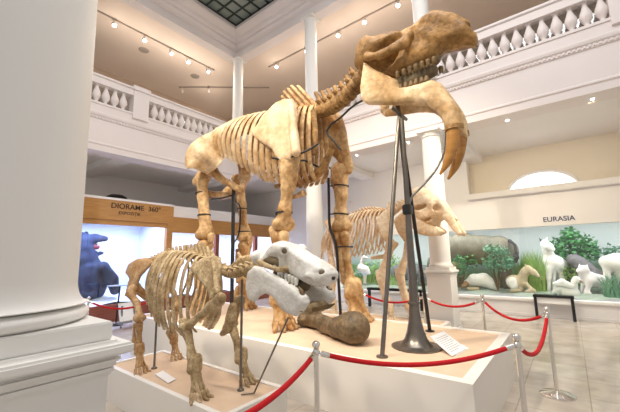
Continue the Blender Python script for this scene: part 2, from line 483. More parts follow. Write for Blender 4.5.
# ------------------------------------------------------------------ columns
def square(bm, c, hw, z0, z1, bev=.006): box(bm, (c[0] - hw, c[1] - hw, z0), (c[0] + hw, c[1] + hw, z1), bev)
def column(x, y, zp, z1, r, label, seg=48, pedestal=True, group=None, r1=None):
    t = thing('column', label, 'column', (x, y, 0 if pedestal else zp), group)
    r1 = r1 or r * .86; k = r / .315
    if pedestal:
        bm = BM(); c = (x, y); w = r * 1.15
        square(bm, c, w * 1.12, 0, .16); square(bm, c, w * 1.06, .16, .22, .02); square(bm, c, w, .2, zp - .12)
        square(bm, c, w * 1.05, zp - .14, zp - .10, .012); square(bm, c, w * 1.11, zp - .105, zp - .055, .02); square(bm, c, w * 1.2, zp - .055, zp - .012, .01); square(bm, c, w * 1.08, zp - .03, zp, .01)
        # sloped weathering
        obj('pedestal', bm, MT['colm'], t, smooth=False)
    bm = BM(); square(bm, (x, y), r * 1.19 if not pedestal else r * 1.16, zp, zp + .078 * k, .006)
    obj('base_slab', bm, MT['colm'], t, smooth=False)
    bm = BM(); z = zp + .075 * k
    prof = [(r * 1.0, z)] + [(r * 1.0 + .055 * k * math.cos(a), z + .035 * k + .035 * k * math.sin(a)) for a in [(-.5 + i / 8) * PI for i in range(9)]]
    prof += [(r + .047 * k, z + .076 * k)] + [(r + .047 * k * (1 - math.sin(b)), z + (.08 + .10 * (1 - math.cos(b))) * k) for b in [i / 8 * PI / 2 for i in range(9)]]
    lathe(bm, prof, (x, y, 0), seg); obj('base_moulding', bm, MT['colm'], t)
    bm = BM(); zt = z1 - .24 * k; zz = z + .178 * k
    lathe(bm, [(r + (r1 - r) * (u ** 1.3), zz + (zt - zz) * u) for u in [i / 12 for i in range(13)]], (x, y, 0), seg); obj('shaft', bm, MT['colm'], t)
    bm = BM()
    lathe(bm, [(r1, zt), (r1 * 1.1, zt + .01), (r1 * 1.1, zt + .03), (r1 * 1.01, zt + .04), (r1 * 1.01, zt + .09), (r1 * 1.08, zt + .1), (r1 * 1.22, zt + .15 * k), (r1 * 1.25, zt + .17 * k)], (x, y, 0), seg)
    square(bm, (x, y), r1 * 1.3, zt + .16 * k, z1, .004)
    obj('capital', bm, MT['colm'], t)
column(.28, 1.95, 1.215, ZS, .308, 'massive white round column on a moulded pedestal, cut off at left edge', 96, r1=.265)
column(6.98, 2.10, 1.25, ZS, .20, 'white round column on square pedestal behind the head of the pale elephant skeleton', r1=.185)
column(6.98, 5.30, 1.27, ZS, .24, 'white ground floor column seen between the two front legs of the tallest skeleton', r1=.20)
for y, lab in ((YE - .13, 'slender upper column standing on the gallery corner under the skylight cornice corner'), (5.28, 'slender upper column rising behind the withers of the tallest skeleton'), (2.09, 'slender upper column showing above the skull of the tallest skeleton')):
    column(XE - .05, y, 5.33, 8.49, .185, lab, 32, pedestal=False, r1=.165)

# ------------------------------------------------------------------ balustrades
def baluster_bm(c):
    bm = BM()
    lathe(bm, [(.055, 0), (.055, .03), (.04, .04), (.038, .07), (.06, .11), (.088, .16), (.095, .21), (.085, .27), (.058, .34), (.04, .40), (.036, .44), (.05, .46), (.05, .50)], c, 14)
    return bm
def balustrade(label, axis, a, b, base, piers, step=.205):
    mid = ((a + b) / 2, base, ZB) if axis == 'x' else (base, (a + b) / 2, ZB)
    t = thing('balustrade', label, 'balustrade', mid)
    def P(u, d, z): return (u, base + d, z) if axis == 'x' else (base + d, u, z)
    bm = BM(); box(bm, P(a, -.10, ZB), P(b, .10, ZB + .05)); obj('bottom_rail', bm, MT['fascia'], t, False)
    bm = BM(); box(bm, P(a, -.10, ZB + .52), P(b, .10, ZB + .68)); box(bm, P(a, -.13, ZB + .68), P(b, .13, ZB + .75), .015); obj('handrail', bm, MT['fascia'], t, False)
    for p in piers:
        bm = BM(); box(bm, P(p - .2, -.13, ZB - .1), P(p + .2, .13, ZB + .69)); box(bm, P(p - .23, -.16, ZB + .67), P(p + .23, .16, ZB + .80), .015); obj('pier', bm, MT['fascia'], t, False)
    bm = BM(); box(bm, P(a, .16, ZB + .05), P(b, .165, ZB + .64)); obj('safety_glass', bm, MT['glass2'], t, False)
    first = None; u = a + .1
    while u < b:
        if all(abs(u - p) > .26 for p in piers):
            if first is None:
                first = obj('baluster', baluster_bm(P(u, 0, ZB + .045)), MT['fascia'], t); u0 = u
            else:
                c = first.copy(); C.objects.link(c); c.location = Vector(P(u, 0, 0)) - Vector(P(u0, 0, 0))
        u += step
balustrade('white balustrade of the left gallery, running from the big column to the corner', 'x', 1.4, 6.75, YE + .05, (3.75,))
balustrade('white balustrade of the right gallery, rising to the upper right corner', 'y', -2.2, 8.4, XE + .05, (-1.15, 2.09, 5.28))

# ------------------------------------------------------------------ track lights
LIGHTS = []
def track(name_label, pts, z, spots, aim, lit, what):
    t = thing('track_rail', name_label, 'lighting track', (*pts[0], z), 'lighting tracks')
    bm = BM(); d = (Vector(pts[1]) - Vector(pts[0])).normalized(); s = Vector((-d.y, d.x)) * .02
    v = []
    for zz in (z - .035, z):
        v += [bm.verts.new((p[0] + k * s.x, p[1] + k * s.y, zz)) for p in pts for k in (-1, 1)]
    for f in ((0, 1, 3, 2), (4, 6, 7, 5), (0, 2, 6, 4), (1, 5, 7, 3), (0, 4, 5, 1), (2, 3, 7, 6)): bm.faces.new([v[i] for i in f])
    obj('rail', bm, MT['rail'], t, False)
    for k, (x, y) in enumerate(spots):
        s = thing('track_spotlight', what[k], 'spotlight', (x, y, z - .035), 'track spotlights under the gallery ceilings')
        a = Vector(aim).normalized(); c = Vector((x, y, z - .16))
        bm = BM(); sweep(bm, [(x, y, z - .035), (x, y, z - .12)], .018, seg=8); obj('stem', bm, MT['lampw'], s)
        bm = BM(); sweep(bm, [c - a * .07, c + a * .07], [.045, .055], seg=16); obj('housing', bm, MT['lampw'], s)
        bm = BM(); sweep(bm, [c + a * .07, c + a * .078], .05, seg=16); obj('lens', bm, MT['lamp'] if lit else MT['lampw'], s)
        LIGHTS.append((c + a * .12, a))
on = ['leftmost', 'second from the left', 'third from the left', 'fourth from the left', 'fifth from the left']
track('long lighting track on the left gallery ceiling with five lit spots', [(2.6, 9.95), (6.95, 9.95)], ZC, [QS for QS in [(3.42, 9.98), (4.32, 9.98), (5.22, 9.98), (5.86, 9.98), (6.68, 9.98)]], (.1, -.55, -.8), True,
      ['lit spotlight, %s of five on the left gallery ceiling track' % s for s in on])
track('long lighting track on the right gallery ceiling with lit spots', [(8.12, 8.2), (8.12, 1.0)], ZC, [(8.12, 7.75), (8.12, 6.35), (8.12, 5.05), (8.12, 4.1), (8.12, 3.05)], (-.55, -.1, -.8), True,
      ['lit spotlight, %s of five on the right gallery ceiling track' % s for s in on])
track('short lighting track crossing the far gallery corner', [(6.75, 12.1), (9.2, 9.25)], ZC - .02, [(6.85, 12.0), (7.55, 11.15)], (.5, .5, -.5), False,
      ['unlit spotlight, left one of two on the far corner track', 'unlit spotlight, right one of two on the far corner track'])
# round grilles on the left gallery ceiling
for (px, py), lab in (((144, 50), 'round grey ceiling speaker nearer the big column, left gallery ceiling'), ((195, 76), 'round grey ceiling speaker farther from the big column, left gallery ceiling')):
    r = R @ np.array([px - CX, py - CY, F]); t_ = (ZC - EYE) / r[2]
    bm = BM(); lathe(bm, [(.13, -.03), (.16, -.02), (.17, 0)], (r[0] * t_, r[1] * t_, ZC), 20)
    tag(obj('ceiling_speaker', bm, MT['rail']), lab, 'speaker', 'ceiling speakers')
# lit spots under the right gallery
for (x, y), lab in (((7.38, .70), 'lit downlight under right gallery, near the middle of the arched window'), ((7.30, -.60), 'brightest lit downlight under right gallery, closest to right edge'), ((7.36, 4.15), 'lit downlight under right gallery, left of the head stand'), ((7.3, 2.72), 'lit downlight under right gallery, seen through the iron head stand'), ((7.42, 1.62), 'lit downlight under right gallery, just behind the column capital')):
    s = thing('downlight', lab, 'ceiling lamp', (x, y, 4.38), 'downlights under the right gallery')
    bm = BM(); lathe(bm, [(.055, -.16), (.06, -.16), (.06, -.02), (.03, 0)], (x, y, 4.38), 20); obj('housing', bm, MT['lampw'], s)
    bm = BM(); ball(bm, (x, y, 4.215), .045); obj('bulb', bm, MT['lamp'], s)

# ------------------------------------------------------------------ left wall: two wooden diorama cases
ice = mat('icy_backdrop', (.70, .76, .86), .7, (.90, .93, .97), .8, 1.2, stretch=(.5, 1, 2.2))
t = thing('display_case', 'wooden snow diorama case with DIORAME sign board and dark bear inside', 'display case', (3.2, 9.5, 0))
bm = BM(); box(bm, (1.0, 9.46, 2.62), (5.30, 9.62, 3.16), .008); sign = obj('sign_board', bm, MT['wood'], t, False)
text('lettering', 'DIORAME  360°', .20, (3.52, 9.452, 2.945), (1, 0, 0), (0, 0, 1), MT['ink'], sign, .002)
text('lettering', 'EXPOZIȚIE', .12, (3.72, 9.452, 2.79), (1, 0, 0), (0, 0, 1), MT['ink'], sign, .0)
bm = BM(); box(bm, (1.0, 9.5, 2.50), (5.30, 9.6, 2.62)); box(bm, (5.12, 9.48, .40), (5.30, 9.64, 2.62)); obj('frame', bm, MT['wood'], t, False)
bm = BM(); box(bm, (1.0, 9.47, 0), (5.30, 9.62, .42)); obj('skirting', bm, MT['wood_dark'], t, False)
bm = BM(); box(bm, (1.0, 9.46, 3.16), (5.30, 9.7, 3.22)); obj('roof', bm, MT['plaster'], t, False); bm = BM(); box(bm, (1.0, 9.7, 3.16), (5.30, 11.9, 3.22)); struct('ceiling_case_top', bm, MT['plaster'])
bm = BM(); box(bm, (1.0, 11.5, .4), (5.3, 11.55, 2.7)); box(bm, (5.24, 9.64, .4), (5.29, 11.5, 2.7)); struct('wall_snow_case', bm, ice)
bm = BM(); box(bm, (1.0, 9.64, 2.7), (5.3, 11.5, 2.74)); struct('ceiling_snow_case', bm, MT['plaster'])
snow = mat('packed_snow', (.86, .89, .93), .7, (.72, .79, .90), 3., 1., .4, 4)
def snow_bm(x0, x1, y0, y1, zf, nx, ny, amp, sd):
    bm = BM(); rr = random.Random(sd)
    G = [[bm.verts.new((x0 + (x1 - x0) * i / nx, y0 + (y1 - y0) * j / ny, zf + amp * (math.sin(i * .9 + sd) * math.cos(j * 1.1 + sd) + rr.random() * .5) + .25 * amp * (j if nx >= ny else i))) for j in range(ny + 1)] for i in range(nx + 1)]
    for i in range(nx):
        for j in range(ny): bm.faces.new((G[i][j], G[i + 1][j], G[i + 1][j + 1], G[i][j + 1]))
    return bm
struct('floor_snow_case', snow_bm(1.0, 5.24, 9.65, 11.5, .42, 22, 10, .07, 1), snow, smooth=True)
bm = BM(); box(bm, (1.0, 9.55, .42), (5.12, 9.556, 2.5)); obj('glass_pane', bm, MT['glass'], t, False)
t = thing('display_case', 'long wooden diorama case behind the hind legs of the tallest skeleton', 'display case', (7.6, 9.55, 0))
bm = BM(); box(bm, (5.31, 9.54, 2.38), (10.08, 9.68, 2.86), .008); obj('header', bm, MT['wood'], t, False)
for x in (7.0, 8.8, 10.0):
    bm = BM(); box(bm, (x - .07, 9.55, .4), (x + .07, 9.68, 2.38)); obj('mullion', bm, MT['wood_dark'], t, False)
bm = BM(); box(bm, (5.31, 9.55, 0), (10.08, 9.68, .42)); obj('skirting', bm, MT['wood_dark'], t, False)
bm = BM(); box(bm, (5.31, 11.5, .4), (10.08, 11.55, 2.6)); struct('wall_long_case', bm, ice)
bm = BM(); box(bm, (5.31, 9.6, 2.86), (10.08, 9.7, 3.22)); obj('upper_panel', bm, MT['plaster'], t, False); bm = BM(); box(bm, (5.31, 9.7, 2.6), (10.08, 11.9, 2.64)); struct('ceiling_long_case', bm, MT['plaster'])
struct('floor_long_case', snow_bm(5.31, 10.08, 9.69, 11.5, .42, 22, 10, .05, 3), snow, smooth=True)
bm = BM(); box(bm, (5.31, 9.6, .42), (10.0, 9.606, 2.38)); obj('glass_pane', bm, MT['glass'], t, False)
bm = BM(); lathe(bm, [(.3, 0), (.3, .05), (.26, .12), (.16, .18), (0, .2)], (3.85, 10.0, 3.22), 28); tag(obj('dome_lamp', bm, MT['black']), 'dark low dome on top of the sign-board case', 'dome lamp')

# ------------------------------------------------------------------ right wall: the long diorama
t = thing('diorama', 'long glazed animal diorama with EURASIA sign along the right wall', 'diorama', (10.1, 1.6, 0))
bm = BM(); box(bm, (10.02, -5, 0), (10.12, 6.6, .06)); box(bm, (10.06, -5, .06), (10.14, 6.6, .36)); box(bm, (9.98, -5, .36), (10.2, 6.6, .43), .01); obj('base_cabinet', bm, MT['plaster'], t, False)
text('lettering', 'EURASIA', .165, (10.095, .45, 2.31), (0, -1, 0), (0, 0, 1), MT['navy'], t, .002)
def backdrop_mat():
    m = bpy.data.materials.new('painted_landscape'); m.use_nodes = True; nt = m.node_tree; b = nt.nodes['Principled BSDF']; b.inputs['Roughness'].default_value = .8
    tc = nt.nodes.new('ShaderNodeTexCoord'); sp = nt.nodes.new('ShaderNodeSeparateXYZ'); nt.links.new(tc.outputs['Object'], sp.inputs[0])
    n = nt.nodes.new('ShaderNodeTexNoise'); n.inputs['Scale'].default_value = .9; n.inputs['Detail'].default_value = 7; nt.links.new(tc.outputs['Object'], n.inputs['Vector'])
    a = nt.nodes.new('ShaderNodeMath'); a.operation = 'MULTIPLY_ADD'; a.inputs[1].default_value = .9; nt.links.new(n.outputs['Fac'], a.inputs[0]); nt.links.new(sp.outputs['Z'], a.inputs[2])
    mr = nt.nodes.new('ShaderNodeMapRange'); mr.inputs['From Min'].default_value = .8; mr.inputs['From Max'].default_value = 2.9; nt.links.new(a.outputs[0], mr.inputs['Value'])
    r = nt.nodes.new('ShaderNodeValToRGB'); e = r.color_ramp.elements
    e[0].position = 0; e[0].color = (.10, .22, .07, 1); e[1].position = 1; e[1].color = (.88, .94, .97, 1)
    for p, c in ((.22, (.20, .40, .16, 1)), (.34, (.36, .58, .40, 1)), (.41, (.58, .76, .72, 1)), (.50, (.88, .93, .95, 1))):
        q = e.new(p); q.color = c
    nt.links.new(mr.outputs[0], r.inputs['Fac']); nt.links.new(r.outputs['Color'], b.inputs['Base Color'])
    return m
bm = BM(); box(bm, (12.5, -5, .3), (12.55, 8.6, 3.0)); box(bm, (10.3, 8.55, .3), (12.5, 8.6, 3.0)); struct('wall_diorama', bm, backdrop_mat())
bm = BM(); box(bm, (10.3, -5, 2.6), (12.55, 8.6, 2.64)); struct('ceiling_diorama', bm, MT['plaster'])
rock = mat('mossy_ground', (.42, .45, .44), .8, (.24, .31, .20), 4., 1.2, .6, 12)
struct('floor_diorama', snow_bm(10.2, 12.5, -5, 8.6, .46, 14, 68, .035, 2), rock, smooth=True)
bm = BM(); box(bm, (10.18, -5, .43), (10.186, 6.6, 2.21)); obj('glass_pane', bm, MT['glass'], t, False)

# ================================================================== PLINTHS
def plinth(label, a, b, z, rim):
    t = thing('plinth', label, 'plinth', ((a[0] + b[0]) / 2, (a[1] + b[1]) / 2, 0))
    bm = BM()
    box(bm, (a[0], a[1], 0), (b[0], b[1], z - .07))
    for p, q in (((a[0], a[1]), (a[0] + rim, b[1])), ((b[0] - rim, a[1]), b), ((a[0] + rim, a[1]), (b[0] - rim, a[1] + rim)), ((a[0] + rim, b[1] - rim), (b[0] - rim, b[1]))):
        box(bm, (*p, z - .07), (*q, z + .012))
    obj('body', bm, MT['plinth'], t, False)
    bm = BM(); box(bm, (a[0] + rim, a[1] + rim, z - .069), (b[0] - rim, b[1] - rim, z)); obj('sand_bed', bm, MT['sand'], t, False)
    return t
ZP, ZH, ZE = .53, .35, .30
plinth('big white sand-topped plinth under the tallest skeleton', (2.93, .71), (5.02, 6.5), ZP, .10)
plinth('small low white sand-topped plinth under the white-skulled skeleton', (1.70, 2.20), (2.42, 4.40), ZH, .05)
plinth('low plinth under the pale elephant skeleton, mostly hidden', (5.75, 1.9), (6.65, 5.2), ZE, .06)

# ================================================================== SKELETON TOOLS
def vertebra(parent, m, c, t, r, hs, sd, tp, ln, nm='vertebra'):
    """c centre, t axis, r radius, hs/sd neural spine length and direction, tp process length, ln body length"""
    c = np.array(c, float); t = np.array(t, float); t /= np.linalg.norm(t); sd = np.array(sd, float); sd /= np.linalg.norm(sd)
    bm = BM()
    sweep(bm, [c - t * ln * .5, c - t * ln * .3, c, c + t * ln * .3, c + t * ln * .5], [r, r * 1.02, r * .86, r * 1.02, r], seg=10, n=1, smooth=False)
    if hs > 0:
        b = c + np.array([0, 0, r * .5])
        sweep(bm, [b, b + sd * hs * .35, b + sd * hs * .8, b + sd * hs], [r * .7, r * .42, r * .34, r * .42], [ln * .48, ln * .38, ln * .34, ln * .28], 8, n=3)
    for s in (-1, 1):
        if tp > 0:
            a = c + np.array([0, 0, r * .45])
            sweep(bm, [a, a + np.array([s * tp * .6, 0, .2 * tp]), a + np.array([s * tp, .2 * tp, .3 * tp])], [ln * .3, ln * .2, ln * .16], [r * .35, r * .25, r * .2], 6, side=(0, 1, 0), n=2)
            sweep(bm, [c + np.array([s * r * .5, 0, r * .7]), c + t * ln * .45 + np.array([s * r * .7, 0, r * .95])], [r * .25, r * .22], seg=6, smooth=False)
    return obj(nm, bm, m, parent)

def spine_param(pts):
    P = np.array(catmull(pts, 10)); L = np.r_[0, np.cumsum(np.linalg.norm(np.diff(P, axis=0), axis=1))]
    def at(u):
        s = u * L[-1]; p = np.array([np.interp(s, L, P[:, k]) for k in range(3)])
        e = .02 * L[-1]; q1 = np.array([np.interp(min(s + e, L[-1]), L, P[:, k]) for k in range(3)]); q0 = np.array([np.interp(max(s - e, 0), L, P[:, k]) for k in range(3)])
        return p, (q1 - q0) / np.linalg.norm(q1 - q0)
    return at, L[-1], P

def ip(u, *v): return float(np.interp(u * (len(v) - 1), range(len(v)), v))

def rib(parent, m, p, s, W, L, B, wa, th, pinch=.62, up=.03):
    p = np.array(p, float)
    k = [(.10, .0, .02), (.52, .10, up), (.86, .28, -.16), (1.0, .55, -.42), (.97, .78, -.66), (.84, .92, -.86), (pinch, 1.0, -1.0)]
    pts = [p + np.array([s * W * a, B * b, L * c if c < 0 else c]) for a, b, c in k]
    bm = BM(); sweep(bm, pts, [wa * .7, wa * .9, wa, wa, wa * 1.02, wa * 1.1, wa * .85], [th * 1.1, th, th, th, th, th, th * .8], 8, side=(0, 1, 0), n=4)
    return obj('rib', bm, m, parent)

def foot(parent, m, c, ztop, zb, r, n=5, spread=.5, toe=.16, face=-PI / 2, nm='forefoot', h=.016, reach=.25, seed=0.):
    """column-like foot: wrist block, metapodials in a fan and short toes that point outwards"""
    cx, cy = c; H = ztop - zb
    ch = []
    for k in range(3):
        a = face + (k - 1) * 1.1
        ch.append([((cx + .45 * r * math.cos(a), cy + .45 * r * math.sin(a), ztop - .10 * H), r * .50), ((cx + .5 * r * math.cos(a), cy + .5 * r * math.sin(a), ztop - .34 * H), r * .52)])
    tips = []
    for k in range(n):
        a = face + (k - (n - 1) / 2) * spread
        d = np.array([math.cos(a), math.sin(a)])
        p0 = np.array([cx, cy]) + d * r * .62; p1 = np.array([cx, cy]) + d * (r * .75 + reach * .35); p2 = np.array([cx, cy]) + d * (r * .8 + reach)
        ch.append([((*p0, ztop - .40 * H), r * .30), ((*(.5 * p0 + .5 * p1), ztop - .6 * H), r * .165), ((*p1, zb + .22 * H), r * .25)])
        tips.append((p1, p2, d))
    o = bone(nm, ch, m, parent, h, r * .05, r * .05, 2.4 / r, seed)
    for p1, p2, d in tips:
        rr = r * .27
        bone('toe', [[((*(p1 + d * .02), zb + .17 * H), rr), ((*(.5 * p1 + .5 * p2), zb + rr * .95), rr * .75), ((*p2, zb + rr * .62), rr * .60)]], m, o, h * .8, .01, r * .02, 4. / r, seed)
    return o

def straps(parent, items, m='strap'):
    for c, ax, r, w in items:
        bm = BM(); ring(bm, c, ax, r, w, .006, 18); obj('binding_strap', bm, MT[m], parent)

# ================================================================== THE TALLEST SKELETON
D = thing('prehistoric_elephant_skeleton', 'tallest brown skeleton with down-curved jaw tusks, standing on the big plinth', 'skeleton', (4.1, 3.9, ZP))
B0, BP, BD = MT['bone'], MT['bone_pale'], MT['bone_dark']
XS = 3.87                                   # mid plane of the head
sp, LEN, _ = spine_param([Q(366, 72, 3.88), Q(352, 90, 3.93), Q(339, 102, 3.98), Q(326, 109, 4.03), (4.05, 3.1, 3.92), (4.05, 3.7, 4.02), (4.05, 4.4, 4.08), (4.05, 5.0, 4.03), (4.05, 5.5, 3.93)])
NV = 29
for i in range(NV):
    u = (i + .5) / NV; p, t = sp(u); ln = LEN / NV * .82
    if u < .26: ln *= 1.22
    if u < .26:   r, hs, sd, tp = .125, ip(u / .26, .22, .20, .30), (0, .45, .9), .16
    elif u < .46:  r, hs, sd, tp = .115, ip((u - .26) / .20, .60, .68, .58, .34), (0, .62, .78), .12
    else:         r, hs, sd, tp = .10, ip((u - .46) / .54, .15, .11, .10), (0, .75, .66), .13
    vertebra(D, BD if u < .28 else B0, p, t, r, hs, sd, tp, ln)
for i in range(9):                            # tail
    a = i / 8; vertebra(D, B0, (4.05, 5.62 + .42 * a, 3.86 - .9 * a ** 1.4), (0, .5, -.8), .055 - .03 * a, .03, (0, 1, .3), .05 * (1 - a), .1)
NR = 19
for s in (-1, 1):
    for i in range(NR):
        a = i / (NR - 1); u = .30 + .53 * a; p, t = sp(u)
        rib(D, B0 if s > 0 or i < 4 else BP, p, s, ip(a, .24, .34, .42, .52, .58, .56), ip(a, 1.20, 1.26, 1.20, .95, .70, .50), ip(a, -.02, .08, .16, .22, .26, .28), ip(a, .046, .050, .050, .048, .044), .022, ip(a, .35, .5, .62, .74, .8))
bm = BM(); sweep(bm, [(4.05, 2.72, 3.2), (4.05, 2.95, 2.86), (4.05, 3.4, 2.74), (4.05, 3.9, 2.78)], [.07, .08, .07, .05], [.04, .05, .05, .04], 8); obj('sternum', bm, BD, D)
bm = BM(); sweep(bm, [Q(313, 110, 3.85), Q(315, 132, 3.85), Q(314, 155, 3.85)], [.05, .055, .045], .02, 8, side=(0, 1, 0)); obj('front_rib', bm, BD, D)
bm = BM(); sweep(bm, [Q(291, 198, 4.2), Q(297, 196, 4.2), Q(304, 193, 4.2)], [.04, .05, .075], [.03, .04, .06], 8); obj('breast_bone_tip', bm, B0, D)

# skull
qs = lambda L, x: [(p.y, p.z) for p in (Q(a, b, x) for a, b in L)]
case = qs([(356, 50), (362.6, 41.5), (372, 37.5), (381, 34.5), (397, 29), (404, 30), (407, 40), (402, 47), (392, 55), (380, 62), (371, 69), (364, 78), (359, 75)], 3.72)
face = qs([(392, 31), (404, 24), (414.5, 18), (424, 11.5), (432.6, 7), (443, 6.5), (453, 8.5), (462, 12.5), (467.5, 16), (472, 22), (474, 30), (472, 36), (463, 38), (452, 41), (441, 43), (437, 48), (434, 53.5), (425, 60), (410, 66), (396, 71), (386, 70), (381, 68), (391, 60), (396, 49)], 3.72)
snout = qs([(404, 30), (420, 14), (434, 7), (453, 9), (467, 16.5), (473, 23), (474.5, 33), (473, 38), (460, 40), (445, 43), (425, 48)], 3.72)
E = lambda px, py, x: np.array(Q(px, py, x))
def skull_fn(P):
    ax = np.abs(P[..., 0] - XS)
    S = P.copy(); S[..., 0] = XS - ax                      # fold both sides onto the near one
    d = pil(P, case, ax, .33, .22)
    d = smin(d, pil(P, face, ax, .18, .16), .04)
    d = smin(d, pil(P, snout, ax, .20, .12), .03)
    d = smin(d, cap(S, E(363, 60, XS - .20), E(366, 46, XS - .22), .12, .11), .05)
    d = carve(d, ell(S, E(384, 46, XS - .33), (.17, .24, .085), -.45), .03)           # temporal fossa
    d = carve(d, ell(S, E(400, 36.5, XS - .27), (.10, .07, .085)), .03)                # orbit
    d = carve(d, ell(S, E(383, 63, XS - .30), (.17, .25, .065), -.55), .02)           # gap under the arch
    d = carve(d, ell(S, E(421, 24, XS - .22), (.04, .06, .03), -.5), .03)
    for a, b, ra, rb in ((E(367, 57.5, XS - .31), E(379, 55, XS - .34), .05, .052), (E(379, 55, XS - .34), E(393, 49, XS - .335), .052, .05), (E(393, 49, XS - .335), E(404, 43, XS - .27), .05, .055), (E(404, 43, XS - .27), E(409, 35, XS - .22), .055, .06)):
        d = smin(d, cap(S, a, b, ra, rb), .025)
    d = carve(d, ell(P, E(473, 28, XS), (.17, .05, .07), -.3), .02)                   # nose opening
    d = carve(d, ell(S, E(441, 47, XS - .17), (.11, .06, .045), -.5), .02)
    return d + wob(P, .014, 10.) + wob(P, .009, 27., 2.)
lo = [XS - .48, Q(477, 30, 3.72).y - .08, Q(361, 80, 3.72).z - .1]; hi = [XS + .48, Q(355, 60, 3.72).y + .08, 4.72]
sk_ = sdf('skull', skull_fn, lo, hi, .018, mat('golden_skull_bone', (.27, .145, .042), .55, (.54, .31, .11), 3.5, .5, .6, 24, mottle=.4), D)
for s in (-1, 1):
    for k in range(7):
        a = k / 6; px, py = 398 + 36 * a, 79.5 - 15 * a
        p = Q(px, py, 3.72); x = XS + s * (.13 + .02 * (1 - a))
        bone('tooth', [[((x, p.y, p.z + .085), .032), ((x, p.y, p.z + .045), .024)], [((x, p.y + .015, p.z + .04), .013), ((x, p.y + .015, p.z + .005), .007)], [((x, p.y - .018, p.z + .04), .012), ((x, p.y - .018, p.z + .012), .007)]], MT['tooth'], sk_, .010, .008, .003, 50)

bone('palate_shade', [[(Q(402, 72, XS), .09), (Q(418, 66, XS), .10), (Q(434, 59, XS), .08)]], MT['cavity'], sk_, .02, .03)  # dark filler standing in for the shade inside the mouth

# mandible with the down-turned chin
_sq = lambda L: [(a if a < 430 else 430 + (a - 430) * .84, b) for a, b in L]
jaw = qs(_sq([(366, 64), (373, 69), (381, 72.5), (390, 76), (396, 79), (398, 87), (408, 85), (419, 81), (428, 77.5), (436, 78), (443, 83), (450.6, 91), (457, 98), (462, 105), (465.5, 114), (467, 129), (447, 130), (444, 122), (440, 115), (434, 108), (426, 103.2), (416, 102.5), (408, 102.6), (390, 104.3), (370, 105.5), (364.5, 101), (363, 90), (364.5, 76)]), 3.66)
jaw = jaw
y0j, y1j = Q(466, 120, 3.66).y, Q(364, 90, 3.66).y
def jaw_fn(P):
    ax = np.abs(P[..., 0] - XS); y = P[..., 1]
    off = np.interp(y, [y0j, y0j + .45, y0j + .8, y1j], [.10, .12, .17, .27])
    T = np.interp(y, [y0j, y0j + .5, y1j], [.105, .09, .055])
    d2 = pil(P, jaw, (ax - off), 1., .10)       # unit pillow scaled below
    poly = poly2(P[..., 1], P[..., 2], jaw); q = 1 - np.clip(-poly / .10, 0, 1)
    half = T * np.sqrt(np.maximum(1 - q * q, 0)); dx = np.abs(ax - off)
    d = np.where(poly < 0, dx - half, np.sqrt(np.maximum(poly, 0) ** 2 + dx ** 2)) - .006
    return d + wob(P, .007, 10., 1.)
lo = [XS - .40, y0j - .12, Q(467, 131, 3.66).z - .06]; hi = [XS + .40, y1j + .08, Q(366, 62, 3.66).z + .06]
jw = sdf('mandible', jaw_fn, lo, hi, .016, mat('pale_jaw_bone', (.56, .35, .15), .5, (.88, .68, .43), 2.8, .5, .5, 20, mottle=.3), D)
for s in (-1, 1):
    if s < 0: bone('jaw_gap_shade', [[(Q(402, 84, XS), .10), (Q(416, 79, XS), .11), (Q(431, 71, XS), .085)]], MT['cavity'], jw, .02, .03)  # dark filler between the jaw halves, for the shade there
    x = XS + s * .15
    for k in range(6):
        a = k / 5; p = Q(400 + 26 * a, 85.5 - 8 * a, 3.70)
        bone('tooth', [[((x, p.y, p.z - .03), .036), ((x, p.y, p.z + .012), .026)]], MT['tooth'], jw, .012, .01, .003, 50)
    xt = XS + s * .125
    dx = .03 * s
    ch = [(Q(454, 125, 3.74), .082), (Q(453.5, 137, 3.74), .077), (Q(452, 149, 3.74), .066), (Q(448, 162, 3.74), .047), (Q(440.5, 175, 3.74), .013)]
    pts = [Vector((xt + dx * i / 4, p.y, p.z)) for i, (p, r) in enumerate(ch)]
    bm = BM(); sweep(bm, pts, [r for _, r in ch], seg=16, n=5); obj('tusk', bm, MT['tusk'], jw)
    bm = BM(); ring(bm, Vector((xt, Q(454, 128, 3.74).y, Q(454, 128, 3.74).z)), (0, -.02, 1), .088, .024, .012, 18); obj('tusk_collar', bm, BD, jw)

# fore limbs
def scap(parent, m, pl, x0, x1, zt, zb, T, ridge, seed=0, h=.016, R0=.09):
    poly = [(p.y, p.z) for p in pl]
    ra, rb = ridge
    def fn(P):
        xc = np.interp(P[..., 2], [zb, zt], [x1, x0])
        d = pil(P, poly, P[..., 0] - xc, T, R0, .006)
        return smin(d, cap(P, ra, rb, T * .8, T * 1.3), T) + wob(P, .006, 12., seed)
    xs = sorted((x0, x1)); ys = [p[0] for p in poly]; zs = [p[1] for p in poly]
    return sdf('scapula', fn, (xs[0] - .2, min(ys) - .15, min(zs) - .12), (xs[1] + .2, max(ys) + .15, max(zs) + .12), h, m, parent)
pl = [Q(a, b, 3.62) for a, b in ((252, 134), (259, 121), (267, 109), (274, 101), (281, 97.5), (288, 97.5), (294, 104), (297, 118), (297.5, 140), (300, 155), (296, 163), (287, 164), (281, 158), (277, 151), (270, 146.5), (260, 141))]
scap(D, mat('lit_blade_bone', (.60, .40, .20), .5, (.88, .70, .47), 2.2, .5, .4, 18, mottle=.2), pl, 3.70, 3.50, 4.1, 3.0, .055, (Q(291, 102, 3.60), Q(296, 152, 3.46)))  # spot glare on the near blade put into a paler bone colour
dl = Vector((0, -.42, -.03))
pl2 = [Vector((4.6, 3.02 + (p.y - 3.5) * .62, p.z - .02)) for p in pl]
scap(D, B0, pl2, 4.42, 4.68, 4.1, 3.0, .055, (Vector((4.50, 2.92, 4.0)), Vector((4.74, 2.86, 3.15))), 2.)
